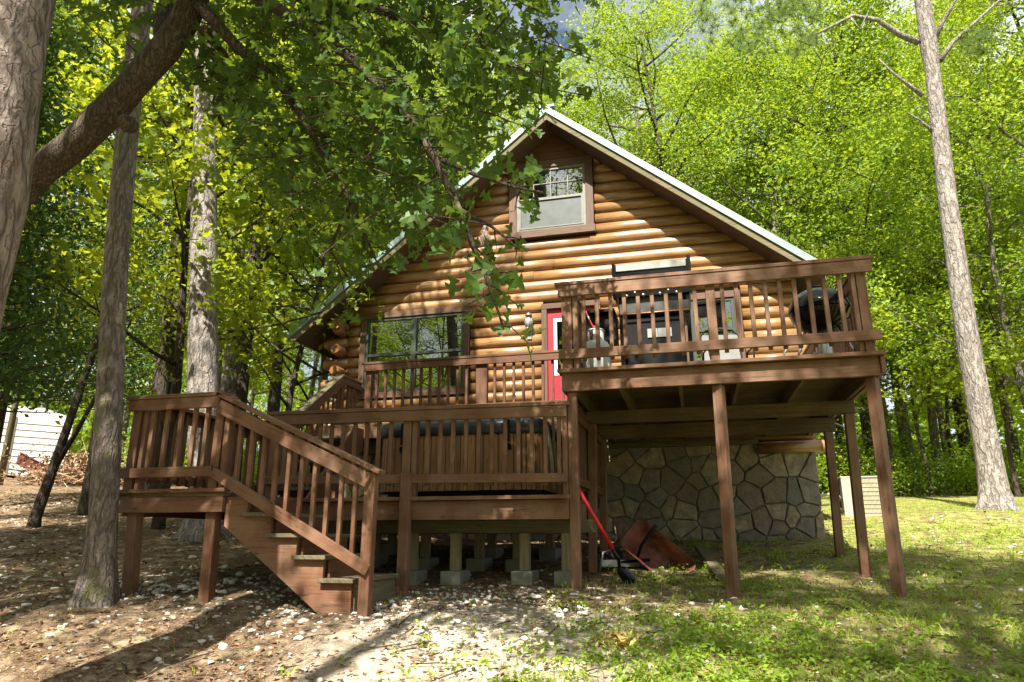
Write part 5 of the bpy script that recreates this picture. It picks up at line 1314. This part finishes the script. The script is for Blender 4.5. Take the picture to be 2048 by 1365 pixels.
# ------------------------------------------------------------------ ground cover
def noise2(x, y, s=1.0, k=0):
    return (np.sin(x * 1.7 * s + k) * np.cos(y * 2.1 * s - k) + np.sin(x * 3.9 * s + y * 2.7 * s + k) * .6 + np.cos(x * 6.1 * s - y * 5.3 * s) * .35) / 1.95
def scatter(n, x0, x1, y0, y1, dens, rg, nearbias=1.6):
    x = rg.uniform(x0, x1, n * 6); y = y0 + (y1 - y0) * rg.uniform(0, 1, n * 6) ** nearbias; k = rg.uniform(0, 1, n * 6) < dens(x, y)
    return x[k][:n], y[k][:n]
def blades(name, x, y, h, wd, mat, rg):
    n = len(x); z = gz(x, y); a = rg.uniform(0, 6.28, n); ln = rg.normal(0, .35, (n, 2)); hh = h * rg.uniform(.4, 1.3, n)
    p = np.c_[x, y, z]; sd = np.c_[np.cos(a), np.sin(a), np.zeros(n)] * wd; up1 = np.c_[ln * hh[:, None] * .35, hh * .6]; up2 = np.c_[ln * hh[:, None] * 1.1, hh]
    V = np.stack([p - sd, p + sd, p + up1 + sd * .7, p + up2, p + up1 - sd * .7], 1); me = bpy.data.meshes.new(name)
    me.vertices.add(n * 5); me.vertices.foreach_set('co', V.astype(np.float32).ravel()); setfaces(me, np.arange(n * 5).reshape(n, 5)); me.materials.append(mat); return link(me, name)
rg = np.random.default_rng(55)
gd = lambda x, y: np.clip(.08 + .5 * (x > -1.3) * np.clip((x + 1.6) / 1.5, 0, 1) + .75 * noise2(x, y, .9, 2), .02, 1) * np.where((x < 1.6) & (x > -5.2) & (y > 7.4) & (y < 10.6), .12, 1) * np.where(x < -1.3, .2, 1)
x, y = scatter(36000, -7, 9, 3.6, 18, gd, rg, 1.5); tag(blades('grass', x, y, .055, .0035, M['grass'], rg), 'short thin patchy grass over the yard', 'grass', kind='stuff')
x, y = scatter(1500, -3, 4, 3.8, 7.5, lambda x, y: .4 + 0 * x, rg); 
def rosettes(name, x, y, per, sz, hmax, mat, rg, shape=DIAMOND):
    n = len(x); h = rg.uniform(.2, 1, n) * hmax; X = x.repeat(per) + rg.normal(0, sz * .8, n * per); Y = y.repeat(per) + rg.normal(0, sz * .8, n * per); Z = gz(X, Y) + h.repeat(per) * rg.uniform(.25, 1.1, n * per)
    return link(leaf_mesh(name, np.c_[X, Y, Z], sz, shape, mat, 1.1, rg), name)
wd_ = lambda x, y: np.clip(np.exp(-((x - .35) / 1.25) ** 2 - ((y - 4.7) / .85) ** 2) * .75 + .35 * np.exp(-((x - .1) / .8) ** 2 - ((y - 7.3) / .35) ** 2) + .16 * (x > -.5) + .25 * noise2(x, y, 1.3, 5) * (x > -1.2), 0, 1)
x, y = scatter(3400, -2.5, 6.5, 3.9, 12, wd_, rg, 1.9); tag(rosettes('weeds', x, y, 9, .038, .09, M['weed'], rg), 'low broad leafed weeds and vines in the sunny grass', 'weeds', kind='stuff')
x, y = scatter(130, -7, -1.5, 4.2, 7, lambda x, y: .5 + 0 * x, rg); x2, y2 = scatter(20000, -16, 8, 4, 16, lambda x, y: np.where(x > 0, .2, .85), rg, 1.6)
z2 = gz(x2, y2) + .012; tag(link(leaf_mesh('leaf_litter', np.c_[x2, y2, z2], .05, DIAMOND, M['litter'], 2.2, rg), 'leaf_litter'), 'fallen brown leaves scattered over the ground', 'leaf litter', kind='stuff')
x, y = scatter(30000, -9, 8, 3.8, 11, lambda x, y: .6 + .4 * noise2(x, y, .8, 1), rg, 1.7); n = len(x); a = rg.uniform(0, 6.28, n); L_ = rg.uniform(.06, .13, n); z = gz(x, y) + rg.uniform(.01, .03, n)
d3 = np.c_[np.cos(a), np.sin(a), rg.normal(0, .12, n)] * L_[:, None] / 2; s3 = np.c_[-np.sin(a), np.cos(a), np.zeros(n)] * .0022; p = np.c_[x, y, z]; V = np.stack([p - d3 - s3, p - d3 + s3, p + d3], 1)
me = bpy.data.meshes.new('pine_straw'); me.vertices.add(n * 3); me.vertices.foreach_set('co', V.astype(np.float32).ravel()); setfaces(me, np.arange(n * 3).reshape(n, 3)); me.materials.append(M['straw']); tag(link(me, 'pine_straw'), 'fallen pine needles matted over the ground', 'pine straw', kind='stuff')
mb = MB(); random.seed(17)
for k in range(320):
    x_, y_ = random.uniform(-9, 7), 4 + 9 * random.random() ** 1.6; a_ = random.uniform(0, 6.28); l_ = random.uniform(.08, .35); z_ = G(x_, y_) + .015
    x1_, y1_ = x_ + l_ * math.cos(a_), y_ + l_ * math.sin(a_); mb.tube([(x_, y_, z_), ((x_ + x1_) / 2 + .02, (y_ + y1_) / 2, G((x_ + x1_) / 2, (y_ + y1_) / 2) + .025), (x1_, y1_, G(x1_, y1_) + .015)], [.006, .005, .002], 4, cap=False)
tag(mb.build('fallen_twigs', M['darkbark']), 'thin fallen twigs strewn over the yard', 'twigs', kind='stuff')
# gravel: one mass of small stones
OCT = np.array([(1, 0, 0), (-1, 0, 0), (0, 1, 0), (0, -1, 0), (0, 0, 1), (0, 0, -1)], float); OF = np.array([(0, 2, 4), (2, 1, 4), (1, 3, 4), (3, 0, 4), (2, 0, 5), (1, 2, 5), (3, 1, 5), (0, 3, 5)])
_ph = (1 + 5 ** .5) / 2
cube = np.array([(-1, _ph, 0), (1, _ph, 0), (-1, -_ph, 0), (1, -_ph, 0), (0, -1, _ph), (0, 1, _ph), (0, -1, -_ph), (0, 1, -_ph), (_ph, 0, -1), (_ph, 0, 1), (-_ph, 0, -1), (-_ph, 0, 1)], float) / 1.5
CF = np.array([(0, 11, 5), (0, 5, 1), (0, 1, 7), (0, 7, 10), (0, 10, 11), (1, 5, 9), (5, 11, 4), (11, 10, 2), (10, 7, 6), (7, 1, 8), (3, 9, 4), (3, 4, 2), (3, 2, 6), (3, 6, 8), (3, 8, 9), (4, 9, 5), (2, 4, 11), (6, 2, 10), (8, 6, 7), (9, 8, 1)])
gv = lambda x, y: np.clip(np.exp(-((x + 3.6) / 2.3) ** 2 - ((y - 5.9) / .75) ** 2) + .8 * np.exp(-((x + 1.7) / .9) ** 2 - ((y - 5.5) / .9) ** 2) + .07 + .25 * np.clip(noise2(x, y, .5, 3), 0, 1) * (x < -5) - .0, 0, 1) * np.where((y > 7) & (x > -5.1) & (x < 1.6), .25, 1)
x, y = scatter(8500, -13, 6, 3.9, 13, gv, rg, 1.5); n = len(x); s = .005 + .017 * rg.uniform(0, 1, n) ** 3.2 + .01 * (rg.random(n) < .08); V = cube[None] * (1 + rg.uniform(-.34, .3, (n, 12, 1))) * s[:, None, None] * np.stack([rg.uniform(.7, 1.4, n), rg.uniform(.7, 1.2, n), rg.uniform(.4, .8, n)], -1)[:, None, :]
a = rg.uniform(0, 6.28, n); ca, sa = np.cos(a)[:, None], np.sin(a)[:, None]; V = np.stack([V[..., 0] * ca - V[..., 1] * sa, V[..., 0] * sa + V[..., 1] * ca, V[..., 2]], -1) + np.c_[x, y, gz(x, y) + s * .3][:, None, :]
me = bpy.data.meshes.new('gravel'); me.vertices.add(n * 12); me.vertices.foreach_set('co', V.astype(np.float32).ravel()); setfaces(me, (CF[None] + (np.arange(n) * 12)[:, None, None]).reshape(-1, 3)); me.materials.append(M['rock'])
tag(link(me, 'gravel'), 'white limestone gravel strewn over the ground before the decks', 'gravel', kind='stuff')
# larger rocks, each its own
import bmesh
RK = []
for k in range(5):
    bm = bmesh.new(); bmesh.ops.create_icosphere(bm, subdivisions=2, radius=1); r2 = np.random.default_rng(k + 3); pl_ = [(Vector(r2.normal(size=3)).normalized(), r2.uniform(.45, .8)) for _ in range(9)]
    for v in bm.verts:
        for nn_, d_ in pl_:
            e = v.co.dot(nn_) - d_
            if e > 0: v.co -= nn_ * e
        v.co *= 1 + r2.uniform(-.04, .04); v.co.z *= .65
    me = bpy.data.meshes.new('rock'); bm.to_mesh(me); bm.free(); me.materials.append(M['rock']); RK.append(me)
x, y = scatter(70, -9, 2.5, 4.1, 7.6, gv, rg, 1.1)
for k in range(len(x)):
    o = link(RK[k % 5], 'rock'); s_ = rg.uniform(.02, .042) * (1.5 if k % 9 == 0 else 1); o.scale = (s_ * rg.uniform(.8, 1.5), s_, s_); o.rotation_euler = (0, 0, rg.uniform(0, 6)); o.location = (x[k], y[k], G(x[k], y[k]) + s_ * .2)
    tag(o, 'white limestone rock larger than the gravel, lying loose before the decks', 'rock', 'larger white rocks on the ground')
o = link(RK[2], 'rock'); p = gp(178 + 0, 1222, 5.9); o.scale = (.075, .06, .07); o.location = (-5.55, 5.95, G(-5.55, 5.95) + .03); tag(o, 'pale round rock against the root flare of the lichen striped pine', 'rock')
# clump of dry yellow leaves in the foreground grass
yl = at(1238, 1330, 4.95); rg2 = np.random.default_rng(9); pz = G(yl.x, yl.y)
P_ = np.c_[rg2.normal(yl.x, .08, 160), rg2.normal(yl.y, .05, 160), pz + rg2.uniform(.01, .06, 160)]
cp_ = link(leaf_mesh('dry_plant', P_, .075, np.array([(0, 0, 0), (.4, .12, .1), (1, 0, -.1), (.4, -.12, .1)]), M['drystalk'], .8, rg2), 'dry_plant'); tag(cp_, 'clump of dry yellow leaves lying in the foreground grass', 'dry plant')
for o in bpy.data.objects:
    if 'org' in o: del o['org']
